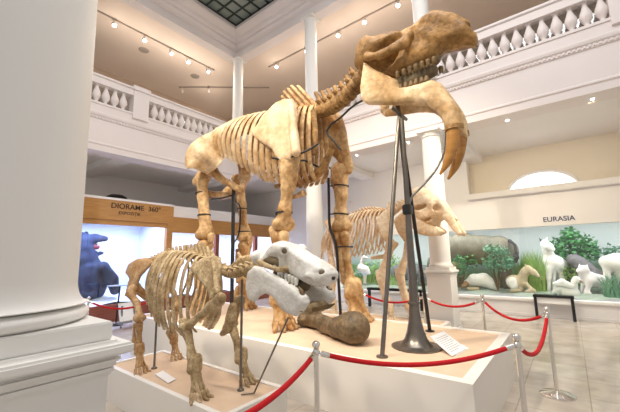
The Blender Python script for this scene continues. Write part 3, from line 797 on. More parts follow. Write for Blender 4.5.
def limb_front(q, x, k, m):
    """q(px, py) -> point on the plane of the limb; k scales the girth"""
    bone('humerus', [[(q(0), .15 * k), (q(1), .135 * k), (q(2), .095 * k), (q(3), .10 * k), (q(4), .115 * k)],
                     [(q(4) + Vector((-.06, .05, .0)), .09 * k), (q(4) + Vector((.08, -.05, 0)), .10 * k)], [(q(0) + Vector((0, -.10, .02)), .09 * k), (q(2) + Vector((0, -.06, .05)), .06 * k)]], m, D, .018, .06, .016, 15., x)
    bone('radius', [[(q(5) + Vector((-.02, -.04, 0)), .085 * k), (q(6) + Vector((0, -.05, 0)), .055 * k), (q(7) + Vector((0, -.04, 0)), .085 * k)]], m, D, .016, .04, .013, 18., x)
    bone('ulna', [[(q(5) + Vector((0, .19, .10)), .075 * k), (q(5) + Vector((.02, .09, -.02)), .11 * k), (q(6) + Vector((.02, .06, 0)), .065 * k), (q(7) + Vector((.02, .06, .03)), .075 * k)]], m, D, .016, .04, .013, 18., x + 1)
pr = [(289, 163), (288.5, 172), (287.5, 190), (284.5, 209), (283, 224), (282, 236), (280, 262), (279, 290)]
QR = lambda i: Q(*pr[i], 3.60)
limb_front(QR, 3.6, 1.0, B0)
f = Q(279, 290, 3.60); foot(D, B0, (3.60, f.y + .03), f.z + .06, ZP, .19, 5, .48, reach=.13, seed=1.)
plf = [(339, 171), (339.5, 180), (341, 197), (341, 213), (341.5, 226), (342, 236), (344, 258), (348, 282)]
QL = lambda i: Q(*plf[i], 4.68)
limb_front(QL, 4.68, 1.05, B0)
f = Q(350, 283, 4.70); foot(D, B0, (4.70, f.y - .02), f.z + .06, ZP, .20, 5, .48, reach=.16, seed=2.)
# hind limbs and pelvis
XM = 4.05
def ilium(s):
    X = lambda x: x if s < 0 else 2 * XM - x
    outer = [Vector((3.95, 5.0, 4.14)), Q(221, 134, 3.72), Q(207, 137, 3.45), Q(195, 146, 3.28), Q(188.5, 157, 3.20), Q(190.5, 169, 3.24)]
    inner = [Vector((3.95, 5.12, 3.80)), Vector((3.86, 5.12, 3.62)), Q(221, 163, 3.60), Q(217, 167, 3.57), Q(212, 170, 3.54), Q(207, 172, 3.52)]
    A, Bn = resample(outer, 15), resample(inner, 15)
    grid = []
    for i in range(15):
        row = []
        for j in range(9):
            v = j / 8; p = A[i] * (1 - v) + Bn[i] * v
            p = p + np.array([-.12, -.05, 0]) * math.sin(PI * min(1, v + .08)) + np.array([-.034, -.030, 0]) * math.sin(i * 1.5) * math.sin(PI * min(1, v * 1.2))
            row.append((X(p[0]), p[1] - (.35 if s > 0 else 0), p[2]))
        grid.append(row)
    bm = BM(); shell(bm, grid, lambda a, b: .045 - .012 * math.sin(PI * b) + .012 * (b < .1)); return obj('pelvis_wing', bm, BP, D)
ilium(-1); ilium(1)
for s in (-1, 1):
    X = lambda x: x if s < 0 else 2 * XM - x
    hp = Vector((X(3.62), 5.24, 3.24))
    bone('hip_bone', [[((X(3.84), 5.2, 3.75), .09), (hp + Vector((0, 0, .14)), .12), (hp, .13)], [(hp, .10), ((X(3.82), 5.05, 3.02), .06), ((XM + s * .03, 4.85, 2.86), .06)],
                      [(hp, .09), ((X(3.76), 5.62, 3.0), .06), ((X(3.84), 5.72, 2.85), .07), ((XM + s * .05, 5.2, 2.8), .055)]], B0, D, .02, .04, .008, 12., s)
def limb_hind(x, xh, ys, k):
    y = lambda z: ys + .02 * z
    bone('femur', [[((xh, ys + .08, 3.22), .115), ((x, ys + .2, 3.12), .09), ((x - .03, ys + .32, 3.02), .085)], [((x, ys + .18, 3.05), .10), ((x, ys + .12, 2.7), .095 * k), ((x, ys + .06, 2.3), .09 * k), ((x, ys, 2.08), .13)],
                   [((x - .08, ys + .02, 1.99), .105), ((x + .08, ys + .02, 1.98), .105)]], B0, D, .02, .05, .008, 12., x)
    bone('tibia', [[((x - .05, ys, 1.80), .11), ((x, ys, 1.66), .10), ((x, ys + .02, 1.35), .07), ((x, ys + .06, 1.08), .10)], [((x + .07, ys, 1.80), .09), ((x, ys, 1.62), .08)]], B0, D, .02, .05, .008, 12., x + 2)
    bone('fibula', [[((x - .12, ys + .10, 1.72), .04), ((x - .10, ys + .13, 1.3), .028), ((x - .09, ys + .1, 1.08), .045)]], B0, D, .016, .02, .004, 12., x)
    bone('kneecap', [[((x, ys - .16, 1.95), .065), ((x, ys - .15, 1.86), .05)]], B0, D, .016, .03)
    foot(D, B0, (x, ys + .02), 1.06, ZP, .175, 5, .48, reach=.12, nm='hindfoot', seed=x)
    bone('heel_bone', [[((x, ys + .18, .92), .08), ((x, ys + .26, .72), .075), ((x, ys + .26, .62), .085)]], B0, D, .016, .04)
limb_hind(3.55, 3.72, 5.20, 1.05); limb_hind(4.60, 4.42, 5.34, .92)
straps(D, [(Q(284, 213, 3.60), (0, .1, 1), .125, .014), (Q(287, 186, 3.60), (.05, .1, 1), .112, .010), (Q(341, 186, 4.68), (0, -.1, 1), .13, .011), (Q(341, 214, 4.68), (0, -.1, 1), .125, .011), (Q(344, 247, 4.68), (0, 0, 1), .15, .011),
           ((3.55, 5.36, 2.78), (0, .1, 1), .115, .012), ((3.55, 5.27, 2.35), (0, .1, 1), .115, .012), ((4.60, 5.44, 2.6), (0, 0, 1), .10, .011), ((4.60, 5.36, 2.1), (0, 0, 1), .14, .011)])
for pts in ([Q(272, 158, 3.47), Q(282, 159, 3.47), Q(294, 156, 3.50), Q(308, 150, 3.62), Q(318, 144, 3.8)], [Q(297, 162, 3.62), Q(304, 160.5, 3.75), Q(312, 164, 3.9), Q(322, 168, 4.2), Q(330, 168, 4.5)], [Q(331, 124, 4.0), Q(340, 118, 3.98), Q(352, 107, 3.95), Q(364, 100, 3.9), Q(378, 97, 3.88)],
            [Q(331, 124, 4.0), Q(327, 132, 4.0), Q(333, 140, 4.02), Q(341, 150, 4.05)], [Q(211, 199, 3.62), Q(222, 198, 3.8), Q(231.5, 195.5, 4.02)], [Q(233, 199, 4.05), Q(240, 207, 4.4), Q(240, 225, 4.45), Q(238, 236, 4.4), Q(233, 244, 4.05)]):
    bm = BM(); sweep(bm, pts, .016, seg=8); obj('support_wire', bm, MT['iron'], D)

# iron supports
def post(label, x, y, z0, z1, r, m, extra=()):
    t = thing('support_post', label, 'support post', (x, y, z0), 'support posts of the skeletons')
    bm = BM(); sweep(bm, [(x, y, z0), (x, y, z1)], r, seg=10, smooth=False, n=1); obj('rod', bm, MT[m], t)
    bm = BM(); lathe(bm, [(r * 2.6, 0), (r * 2.6, .012), (r * 1.3, .02), (r, .03)], (x, y, z0), 16); obj('foot_plate', bm, MT[m], t)
    for pts in extra:
        bm = BM(); sweep(bm, pts, r * .6, seg=8); obj('arm', bm, MT[m], t)
    return t
post('black iron post rising under the pelvis of the tallest skeleton', 4.05, 5.05, ZP, 3.0, .036, 'iron')
t = thing('support_rod', 'bent black iron rod behind the far front leg of the tallest skeleton', 'support post', tuple(Q(341, 324, 4.55)))
bm = BM(); sweep(bm, [Q(341, 325, 4.55).xy.to_3d() + Vector((0, 0, ZP)), Q(338.5, 280, 4.55), Q(336, 246, 4.55), Q(330, 228, 4.55), Q(329, 205, 4.55), Q(328.5, 178, 4.55)], .024, seg=10, n=4); obj('rod', bm, MT['iron'], t)
for py in (186, 214, 247):
    bm = BM(); sweep(bm, [Q(329.5 if py < 230 else 336, py, 4.55), Q(334 if py < 230 else 339, py, 4.60)], .012, seg=6); obj('clamp', bm, MT['iron'], t)

# head stand
hs = thing('head_stand', 'tall iron tripod stand with trumpet foot carrying the tusked head', 'stand', (3.78, 1.47, ZP))
bx, by = 3.78, 1.47
bm = BM(); lathe(bm, [(.275, 0), (.275, .012), (.20, .018), (.165, .035), (.125, .09), (.096, .17), (.074, .27), (.061, .36), (.055, .46)], (bx, by, ZP), 32); obj('trumpet_foot', bm, MT['gun'], hs)
bm = BM(); lathe(bm, [(.054, .46), (.068, .465), (.068, .49), (.050, .495), (.046, .80), (.038, 1.3), (.030, 1.7), (.026, 2.70)], (bx, by, ZP), 20); obj('pole', bm, MT['gun'], hs)
top = Q(399, 115, 3.82)
for a, m in ((Vector((3.22, 1.62, ZP)), 'gun'), (Vector((4.62, 1.60, ZP)), 'iron'), (Vector((4.42, 1.66, ZP)), 'iron')):
    bm = BM(); b = top + (a - top).normalized() * .03; sweep(bm, [a, b], .024, seg=10, smooth=False, n=1); lathe(bm, [(.06, 0), (.06, .014), (.03, .02)], a, 14); obj('leg', bm, MT[m], hs)
bm = BM(); sweep(bm, [(bx, by, 3.18), top], .026, seg=8, smooth=False, n=1); sweep(bm, [top + Vector((-.24, 0, .02)), top + Vector((.24, 0, .02))], .022, seg=8, smooth=False, n=1); sweep(bm, [top, top + Vector((0, .02, .26))], .03, seg=8, smooth=False, n=1); obj('cradle', bm, MT['gun'], hs)
bm = BM(); sweep(bm, [Vector((bx, by, Q(405, 210, bx).z)), Q(412, 197, 3.80), Q(424, 184, 3.82), Q(437, 168, 3.84), Q(444, 150, 3.86), Q(445, 130, 3.87)], .016, seg=8); obj('chin_rod', bm, MT['steel'], hs)
bm = BM(); z = Q(405, 210, bx).z; box(bm, (bx - .05, by - .05, z - .06), (bx + .05, by + .05, z + .06), .01); obj('clamp', bm, MT['iron'], hs)

# loose thigh bone on the sand
fm = [Q(355, 331, 3.50), Q(344, 334, 3.58), Q(328, 327, 3.80), Q(316, 322, 3.98), Q(308, 323, 4.10)]
fm = [Vector((3.50, 2.10, ZP + .185)), Vector((3.56, 2.36, ZP + .145)), Vector((3.74, 2.72, ZP + .12)), Vector((3.92, 3.02, ZP + .14)), Vector((4.02, 3.18, ZP + .14))]
bone('thigh_bone', [[(fm[0], .185), (fm[0] + Vector((.02, .06, -.01)), .175), (fm[1] + Vector((0, .02, 0)), .115), (fm[2], .095), (fm[3], .12), (fm[4], .13)], [(fm[4] + Vector((-.12, .02, -.03)), .10), (fm[4] + Vector((.12, -.02, -.03)), .10)], [(fm[1] + Vector((.12, -.03, -.03)), .10), (fm[2], .08)]], MT['femur'], None, .018, .05, .008, 11.)
tag(bpy.data.objects['thigh_bone'], 'big loose grey-brown thigh bone with round head lying on the sand', 'bone')

def QZ(px, py, z):
    r = R @ np.array([px - CX, py - CY, F]); t = (z - EYE) / r[2]
    return Vector((r[0] * t, r[1] * t, z))

# ================================================================== THE SMALL SKELETON WITH THE WHITE SKULL
HX = 2.06
Hh = thing('hippopotamus_skeleton', 'small grey-tan skeleton with big white skull, standing on the low plinth', 'skeleton', (HX, 3.2, ZH))
hb, hpale, hw = MT['hippo_bone'], MT['hippo_pale'], MT['skull_white']
sp, LEN, _ = spine_param([Q(256, 266, HX), Q(243, 271, HX), Q(230, 273, HX), Q(217, 267, HX), Q(204, 259, HX), Q(190, 255, HX), Q(176, 255, HX), Q(162, 259, HX), Q(149, 264, HX), Q(138, 270, HX)])
NV = 28
for i in range(NV):
    u = (i + .5) / NV; p, t = sp(u); ln = LEN / NV * .86
    if u < .26: r, hs_, sd, tp = .05, .05, (0, .4, .9), .085
    elif u < .5: r, hs_, sd, tp = .042, ip((u - .26) / .24, .15, .17, .12, .09), (0, .45, .9), .06
    else: r, hs_, sd, tp = .04, ip((u - .5) / .5, .085, .07, .05), (0, .25, 1), .07
    vertebra(Hh, hb, p, t, r, hs_, sd, tp, ln)
for i in range(7):
    a = i / 6; q = Q(136, 271, HX); vertebra(Hh, hpale, (HX, q.y + .05 + .2 * a, q.z - .03 - .28 * a ** 1.3), (0, .6, -.8), .026 - .012 * a, .015, (0, 1, .3), .03 * (1 - a), .05)
NR = 11
for s in (-1, 1):
    for i in range(NR):
        a = i / (NR - 1); u = .34 + .28 * a; p, t = sp(u)
        rib(Hh, hb, p, s, ip(a, .20, .27, .30, .30, .28, .25), ip(a, .70, .77, .78, .74, .66, .54), ip(a, .0, .02, .05, .09, .13, .15), ip(a, .029, .033, .030, .023, .018), .010, ip(a, .45, .6, .7, .78, .82), .03)
bone('sternum', [[(Q(233, 306, HX), .035), (Q(231, 318, HX), .05), (Q(228, 328, HX), .045), (Q(223, 333, HX), .03)]], hb, Hh, .009, .02, .005, 40)
# skull
hk = lambda L, x: [(p.y, p.z) for p in (Q(a, b, x) for a, b in L)]
hcr = hk([(257, 263), (260, 255), (265, 248), (270, 242.5), (275, 240.5), (281, 242), (289, 244.5), (301, 253), (319, 263.5), (325, 268.5), (328, 274), (327, 281), (322, 287), (314, 287.5), (306, 286), (297, 280.5), (287, 274.5), (276, 271), (266, 267)], 1.97)
def hskull(P):
    ax = np.abs(P[..., 0] - HX); S = P.copy(); S[..., 0] = HX - ax
    d = pil(P, hcr, ax, .105, .05)
    d = smin(d, ell(P, E(319, 276, HX), (.14, .075, .045), .35), .05)                 # wide muzzle
    d = smin(d, ell(P, E(264, 257, HX), (.15, .05, .07)), .05)                         # braincase crest
    d = carve(d, ell(S, E(270, 259, HX - .135), (.065, .09, .055), -.3), .015)
    d = smin(d, ell(S, E(282, 250, HX - .125), (.045, .055, .05)), .02)
    d = carve(d, ell(S, E(282, 251, HX - .17), (.05, .026, .026)), .008)
    d = carve(d, ell(S, E(321, 272, HX - .10), (.035, .022, .018)), .008)
    d = carve(d, ell(P, E(328, 278, HX), (.06, .05, .03)), .012)
    d = carve(d, ell(S, E(303, 284, HX - .13), (.05, .08, .03), -.5), .015)
    return d + wob(P, .004, 24.) + wob(P, .002, 70., 2.)
a_, b_ = Q(333, 282, 1.97), Q(256, 262, 1.97)
hs_o = sdf('skull', hskull, (HX - .27, a_.y - .09, 1.05), (HX + .27, b_.y + .09, 1.86), .0095, hw, Hh)
for s in (-1, 1):
    X = lambda d: HX + s * d
    for k in range(6):
        a = k / 5; p = Q(279 + 17 * a, 273.5 + 8 * a, HX - .10)
        bone('tooth', [[((X(.095), p.y, p.z + .015), .019), ((X(.10), p.y, p.z - .022), .014)]], MT['skull_white'], hs_o, .006, .006, .002, 90)
    bone('cheek_arch', [[(Vector((X(.14), *E(260, 262, HX - .14)[1:])), .026), (Vector((X(.155), *E(266, 266, HX - .155)[1:])), .020), (Vector((X(.155), *E(278, 269.5, HX - .155)[1:])), .018), (Vector((X(.09), *E(288, 269, HX - .09)[1:])), .028)]], hb, hs_o, .007, .015, .003, 40)
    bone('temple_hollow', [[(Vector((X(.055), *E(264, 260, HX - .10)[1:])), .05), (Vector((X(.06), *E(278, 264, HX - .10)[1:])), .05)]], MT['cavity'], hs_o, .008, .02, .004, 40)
    bone('eye_hollow_shade', [[(Vector((X(.125), *E(282, 251, HX - .15)[1:])), .024)]], MT['cavity'], hs_o, .006, .01)  # dark ball stands in for shade in the eye socket
    bone('nose_hollow_shade', [[(Vector((X(.08), *E(320, 273, HX - .10)[1:])), .022)]], MT['cavity'], hs_o, .006, .01)  # nostril shade, put in as a dark ball
    p = Q(324, 283, HX); bone('incisor', [[((X(.045), p.y, p.z + .01), .016), ((X(.045), p.y - .02, p.z - .04), .010)]], MT['skull_white'], hs_o, .006, .01)
hjaw = hk([(248.5, 272), (254, 266), (261, 268), (266, 272), (274, 277), (282, 282), (291, 288), (299, 293), (304, 297), (306, 304), (300, 311.5), (292, 317), (284, 315), (277, 309), (273, 302), (268.5, 296), (263, 293.5), (258, 296), (254, 302.5), (249, 299), (246.5, 287)], 1.86)
yf, yr = Q(304, 305, 1.86).y, Q(247, 285, 1.86).y
ch0 = Q(296, 306, 1.88)
def hjaw_fn(P):
    ax = np.abs(P[..., 0] - HX); y = P[..., 1]; S = P.copy(); S[..., 0] = HX - ax
    off = np.interp(y, [yf, yf + .15, yf + .30, yr], [.17, .145, .15, .205]); T = np.interp(y, [yf, yf + .12, yr], [.050, .042, .022])
    pl = poly2(P[..., 1], P[..., 2], hjaw); q = 1 - np.clip(-pl / .045, 0, 1); half = T * np.sqrt(np.maximum(1 - q * q, 0)); dx = np.abs(ax - off)
    d = np.where(pl < 0, dx - half, np.sqrt(np.maximum(pl, 0) ** 2 + dx ** 2)) - .004
    return d + wob(P, .003, 26., 1.)
bone('palate_shade', [[(Q(278, 274, HX), .045), (Q(292, 281, HX), .05), (Q(305, 285, HX), .045)]], MT['cavity'], hs_o, .009, .02, .004, 40)  # dark solid for the shaded underside of the skull
bone('mouth_gap_shade', [[(Q(277, 279, HX - .03), .05), (Q(290, 286, HX - .03), .06), (Q(299, 291, HX - .02), .05)]], MT['cavity'], hs_o, .009, .02, .004, 40)  # added dark solid, shade between the open jaws
hj = sdf('mandible', hjaw_fn, (HX - .30, yf - .10, .95), (HX + .30, yr + .06, 1.62), .0095, hw, Hh)
bone('jaw_front', [[((HX - .11, ch0.y - .01, ch0.z - .035), .036), ((HX, ch0.y - .035, ch0.z - .04), .042), ((HX + .15, ch0.y - .02, ch0.z - .03), .042)], [((HX - .09, ch0.y + .06, ch0.z - .035), .034), ((HX + .13, ch0.y + .06, ch0.z - .035), .034)]], hb, hj, .009, .03, .004, 30)
for s in (-1, 1):
    X = lambda d: HX + s * d
    for k in range(6):
        a = k / 5; p = Q(275 + 22 * a, 278.5 + 13 * a, HX - .16)
        bone('tooth', [[((X(.15), p.y, p.z - .02), .018), ((X(.145), p.y, p.z + .018), .013)]], MT['tooth'] if k % 2 else MT['skull_white'], hj, .006, .006, .002, 90)
    q = ch0 + Vector((0, -.03, -.01))
    bm = BM(); sweep(bm, [(X(.165), q.y, q.z - .02), (X(.175), q.y - .03, q.z + .05), (X(.172), q.y - .02, q.z + .11), (X(.165), q.y + .015, q.z + .145)], [.024, .023, .018, .006], seg=10); obj('canine', bm, MT['tooth'], hj)
    bm = BM(); sweep(bm, [(X(.05), q.y - .01, q.z - .03), (X(.055), q.y - .09, q.z - .015), (X(.055), q.y - .15, q.z + .01)], [.018, .016, .006], seg=10); obj('incisor', bm, MT['tooth'], hj)
# shoulder and legs
scap(Hh, hb, [Q(a, b, 1.80) for a, b in ((186, 268), (197, 259), (208, 255.5), (215, 257), (217.5, 268), (218, 283), (221, 296), (214, 299), (207, 288), (196, 277))], 1.88, 1.78, 1.66, 1.2, .020, (Q(212, 259, 1.84), Q(217, 292, 1.77)), 1., .009, .04)
scap(Hh, hb, [Vector((2.28, Q(a, b, 1.80).y - .06, Q(a, b, 1.80).z)) for a, b in ((186, 268), (197, 259), (208, 255.5), (215, 257), (217.5, 268), (218, 283), (221, 296), (214, 299), (207, 288), (196, 277))], 2.22, 2.34, 1.66, 1.2, .020, (Vector((2.24, 2.7, 1.6)), Vector((2.34, 2.55, 1.3))), 2., .009, .04)
def hfront(x, S, El, Wr, cy, k=1.):
    dv = (El - S).normalized()
    bone('humerus', [[(S, .052), (S.lerp(El, .25), .042), (S.lerp(El, .6), .031), (El - dv * .02, .044)], [(El + Vector((-.035, 0, 0)), .036), (El + Vector((.035, 0, 0)), .034)], [(S + Vector((-.02, -.04, .02)), .045), (S.lerp(El, .35), .035)]], hb, Hh, .010, .02, .004, 30, x)
    bone('radius', [[(El + Vector((0, -.015, -.055)), .042), (El.lerp(Wr, .5) + Vector((0, -.012, 0)), .030), (Wr + Vector((0, -.012, .02)), .045)]], hb, Hh, .009, .02, .004, 30, x)
    bone('ulna', [[(El + Vector((0, .075, .03)), .034), (El + Vector((.0, .035, -.04)), .042), (El.lerp(Wr, .5) + Vector((.02, .03, 0)), .028), (Wr + Vector((.02, .03, .02)), .034)]], hb, Hh, .009, .02, .004, 30, x + 1)
    foot(Hh, hb, (x, cy), Wr.z + .05, ZH, .075, 4, .42, reach=.12, h=.008, seed=x)
hfront(1.79, Q(220, 300, 1.79), Q(187, 326, 1.79), Q(191, 359, 1.79), Q(193, 380, 1.79).y)
hfront(2.27, Q(240, 300, 2.27), Q(233, 324, 2.27), Q(238, 352, 2.27), Q(240, 370, 2.27).y)
def hhind(x, hip, kn, an, cy, m):
    bone('femur', [[(hip, .050), (hip.lerp(kn, .15) + Vector((-.03, .02, 0)), .045), (hip.lerp(kn, .5), .032), (kn, .044)], [(kn + Vector((-.035, 0, -.01)), .036), (kn + Vector((.035, 0, -.01)), .035)]], m, Hh, .010, .03, .004, 28, x)
    bone('tibia', [[(kn + Vector((0, .01, -.08)), .044), (kn.lerp(an, .45), .028), (an, .034)]], m, Hh, .009, .03, .004, 28, x)
    bone('fibula', [[(kn + Vector((-.045, .03, -.08)), .016), (kn.lerp(an, .5) + Vector((-.045, .03, 0)), .011), (an + Vector((-.035, .03, 0)), .018)]], m, Hh, .007, .01)
    bone('kneecap', [[(kn + Vector((0, -.06, .0)), .025), (kn + Vector((0, -.06, -.03)), .02)]], m, Hh, .007, .01)
    foot(Hh, m, (x, cy), an.z + .03, ZH, .058, 4, .42, reach=.10, nm='hindfoot', h=.008, seed=x)
    bone('heel_bone', [[((x, cy + .06, an.z - .03), .032), ((x, cy + .12, an.z + .02), .034)]], m, Hh, .008, .02)
hhind(1.82, Q(133, 289, 1.80), Q(140, 317, 1.80), Q(139, 345, 1.82), Q(138, 362, 1.82).y, hpale)
hhind(2.30, Vector((2.28, 4.05, 1.28)), Vector((2.30, 3.95, .98)), Vector((2.30, 3.98, .62)), 3.98, hpale)
for s in (-1, 1):
    X = lambda d: HX + s * d
    poly = [(p.y, p.z) for p in (Q(a, b, 1.84) for a, b in ((125.5, 273), (127, 264), (133, 259.5), (142, 258), (149, 260), (150, 264), (145, 270), (140, 277), (137, 288), (132, 288), (131, 279)))]
    def fn(P):
        return pil(P, poly, P[..., 0] - np.interp(P[..., 2], [1.25, 1.62], [X(.24), X(.17)]), .018, .03, .006) + wob(P, .003, 30, s)
    ys = [p[0] for p in poly]; zs = [p[1] for p in poly]
    sdf('pelvis_wing', fn, (X(.2) - .09, min(ys) - .03, min(zs) - .03), (X(.2) + .09, max(ys) + .03, max(zs) + .03), .010, hpale, Hh)
    h0 = Vector((X(.20), Q(134, 287, 1.84).y, Q(134, 287, 1.84).z))
    bone('hip_bone', [[(h0, .055), (h0 + Vector((s * -.02, .16, -.02)), .032), (h0 + Vector((s * -.05, .24, .03)), .04)], [(h0, .05), (Vector((X(.05), h0.y - .06, h0.z - .14)), .028)], [(h0 + Vector((s * -.03, .16, -.02)), .03), (Vector((X(.05), h0.y + .06, h0.z - .15)), .028)]], hpale, Hh, .010, .02, .004, 30)
post('slim grey post beside the near hind leg of the small skeleton', 1.98, 3.80, ZH, 1.35, .012, 'gun')
post('slim grey post beside the far front leg of the small skeleton', 2.14, 2.52, ZH, 1.35, .012, 'gun')
a, b, c = Q(291, 309, 1.98), QZ(247, 396, ZH + .012), QZ(231, 396, ZH + .012)
a, b, c = Vector((2.0, 1.80, 1.08)), Vector((2.15, 2.35, ZH + .012)), Vector((2.06, 2.42, ZH + .012))
t = thing('prop_rod', 'thin slanting metal rod propping the white lower jaw from the low plinth', 'rod', tuple(b))
bm = BM(); sweep(bm, [a, b.lerp(a, .05), b], .008, seg=8, n=1, smooth=False); obj('rod', bm, MT['gun'], t)
bm = BM(); sweep(bm, [b, b.lerp(c, .5) + Vector((0, .0, .0)), c], .006, seg=8, n=1, smooth=False); obj('foot_bend', bm, MT['gun'], t)

# ================================================================== THE PALE ELEPHANT
EX = 6.2
El_ = thing('elephant_skeleton', 'pale cream elephant skeleton standing behind the big plinth', 'skeleton', (EX, 3.5, ZE))
eb = MT['eleph_bone']
sp, LEN, _ = spine_param([Q(407, 203, EX), Q(400, 206, EX), Q(391, 213, EX), Q(380, 213, EX), Q(369, 213, EX), Q(358, 216, EX), Q(347, 220, EX), Q(336, 227, EX), Q(328, 234, EX)])
NV = 25
for i in range(NV):
    u = (i + .5) / NV; p, t = sp(u)
    hs_ = ip(u, .08, .10, .16, .15, .11, .09, .08, .06)
    vertebra(El_, eb, p, t, .075, hs_, (0, .8, .6), .08, LEN / NV * .86)
for i in range(8):
    a = i / 7; q = Q(327, 235, EX); vertebra(El_, eb, (EX, q.y + .05 + .2 * a, q.z - .05 - .7 * a), (0, .3, -.9), .035 - .02 * a, .02, (0, 1, .2), .03 * (1 - a), .09)
NR = 15
for s in (-1, 1):
    for i in range(NR):
        a = i / (NR - 1); u = .24 + .50 * a; p, t = sp(u)
        rib(El_, eb, p, s, ip(a, .22, .34, .42, .44, .42), ip(a, .70, .86, .90, .86, .66), ip(a, .04, .14, .26, .36, .42), .022, .012, ip(a, .4, .6, .7, .8), .02)
bone('sternum', [[(Q(396, 244, EX), .05), (Q(386, 256, EX), .05), (Q(372, 258, EX), .035)]], eb, El_, .016, .03, .004, 20)
ec = lambda L, x: [(p.y, p.z) for p in (Q(a, b, x) for a, b in L)]
ecr = ec([(401, 206), (404, 197), (408, 191), (414, 187), (421, 186.5), (428, 189.5), (434, 194), (439, 200), (445, 208), (447, 214), (443, 219), (438, 221), (437, 227), (428, 226), (418, 222), (410, 218), (404, 213)], 6.08)
ejw = ec([(409, 214), (414, 213), (420, 219), (431, 224.5), (441, 229), (443, 232), (436, 235), (424, 235.5), (416, 233), (411, 226)], 6.0)
def eskull(P):
    ax = np.abs(P[..., 0] - EX); S = P.copy(); S[..., 0] = EX - ax
    d = pil(P, ecr, ax, .27, .20)
    for a, b, ra, rb in ((E(438, 203, EX - .12), E(448, 217, EX - .13), .08, .075), (E(448, 217, EX - .13), E(459, 233, EX - .15), .075, .05)):
        d = smin(d, cap(S, a, b, ra, rb), .04)
    d = carve(d, ell(S, E(421, 207, EX - .24), (.10, .13, .05), -.2), .02)
    d = carve(d, ell(S, E(436, 208, EX - .22), (.07, .06, .06)), .02)
    d = smin(d, cap(S, E(412, 211, EX - .24), E(434, 214, EX - .22), .03, .03), .02)
    d = carve(d, ell(P, E(441, 200, EX), (.13, .06, .045), -.6), .02)
    d = carve(d, ell(S, E(424, 220, EX - .25), (.12, .13, .03), -.2), .02)
    return d + wob(P, .008, 12.)
es = sdf('skull', eskull, (EX - .36, Q(460, 232, 6.05).y - .1, 1.9), (EX + .36, Q(401, 205, 6.08).y + .1, 3.15), .02, eb, El_)
def ejaw(P):
    ax = np.abs(P[..., 0] - EX); y = P[..., 1]
    yf_ = min(p[0] for p in ejw); off = np.interp(y, [yf_, yf_ + .6], [.05, .22])
    return pil(P, ejw, ax - off, .06, .08, .006) + wob(P, .006, 12., 2.)
sdf('mandible', ejaw, (EX - .33, min(p[0] for p in ejw) - .05, min(p[1] for p in ejw) - .05), (EX + .33, max(p[0] for p in ejw) + .05, max(p[1] for p in ejw) + .05), .018, eb, El_)
bm = BM(); sweep(bm, [Q(446, 213, EX + .05), Q(452, 217, EX + .05), Q(457, 220, EX + .05)], [.075, .06, .035], seg=10); obj('nose_bone', bm, eb, es)
for s in (-1, 1):
    x = EX + s * .33
    dz = Vector((0, -.10 if s > 0 else 0, 0))
    scap(El_, eb, [Vector((x, Q(a, b, 5.86).y + dz.y, Q(a, b, 5.86).z)) for a, b in ((375, 219), (380, 213), (386, 209), (390, 211), (391, 224), (393, 240), (389, 244), (384, 240), (378, 230))], EX + s * .22, EX + s * .37, 2.7, 1.9, .03, (Vector((EX + s * .26, Q(388, 212, 5.86).y + dz.y, 2.6)), Vector((EX + s * .38, Q(391, 240, 5.86).y + dz.y, 2.0))), s, .02, .07)
    qf = lambda px, py: Vector((x, Q(px, py, 5.87).y + dz.y, Q(px, py, 5.87).z))
    bone('humerus', [[(qf(391, 244), .10), (qf(388, 256), .07), (qf(384, 266), .065), (qf(382, 274), .09)]], eb, El_, .018, .04, .006, 14, s)
    bone('radius', [[(qf(382, 277), .075), (qf(385, 291), .05), (qf(388, 304), .065)]], eb, El_, .016, .03, .005, 14, s)
    bone('ulna', [[(qf(378, 272), .05), (qf(380, 278), .07), (qf(383, 291), .05), (qf(386, 304), .055)]], eb, El_, .016, .03, .005, 14, s)
    f = qf(388, 306); foot(El_, eb, (x, f.y), f.z + .05, ZE, .11, 5, .48, reach=.07, h=.014, seed=s)
    xh = EX + s * .30; YH = 4.02
    bone('femur', [[((xh - s * .1, 4.05, 2.08), .08), ((xh, 4.12, 2.0), .075), ((xh, 4.08, 1.6), .06), ((xh, 4.02, 1.22), .09)]], eb, El_, .018, .04, .006, 14, s)
    bone('tibia', [[((xh, 4.02, 1.10), .085), ((xh, 4.05, .85), .055), ((xh, 4.08, .66), .065)]], eb, El_, .016, .03, .005, 14, s)
    foot(El_, eb, (xh, 4.05), .66, ZE, .10, 5, .48, reach=.06, nm='hindfoot', h=.014, seed=s)
    grid = []
    for i in range(9):
        a = i / 8; o = np.array([EX + s * (.10 + .24 * a), 3.95 + .25 * a, 2.42 - .10 * a ** 2]); n_ = np.array([EX + s * (.08 + .16 * a), 3.90 + .12 * a, 2.2 - .18 * a])
        grid.append([o * (1 - j / 5) + n_ * (j / 5) + np.array([0, .05 * math.sin(PI * j / 5), 0]) for j in range(6)])
    bm = BM(); shell(bm, grid, lambda a, b: .03); obj('pelvis_wing', bm, eb, El_)
    bone('hip_bone', [[((EX + s * .2, 4.00, 2.15), .08), ((EX + s * .08, 3.80, 1.85), .05)], [((EX + s * .2, 4.02, 2.12), .07), ((EX + s * .16, 4.22, 1.9), .05)]], eb, El_, .018, .03)

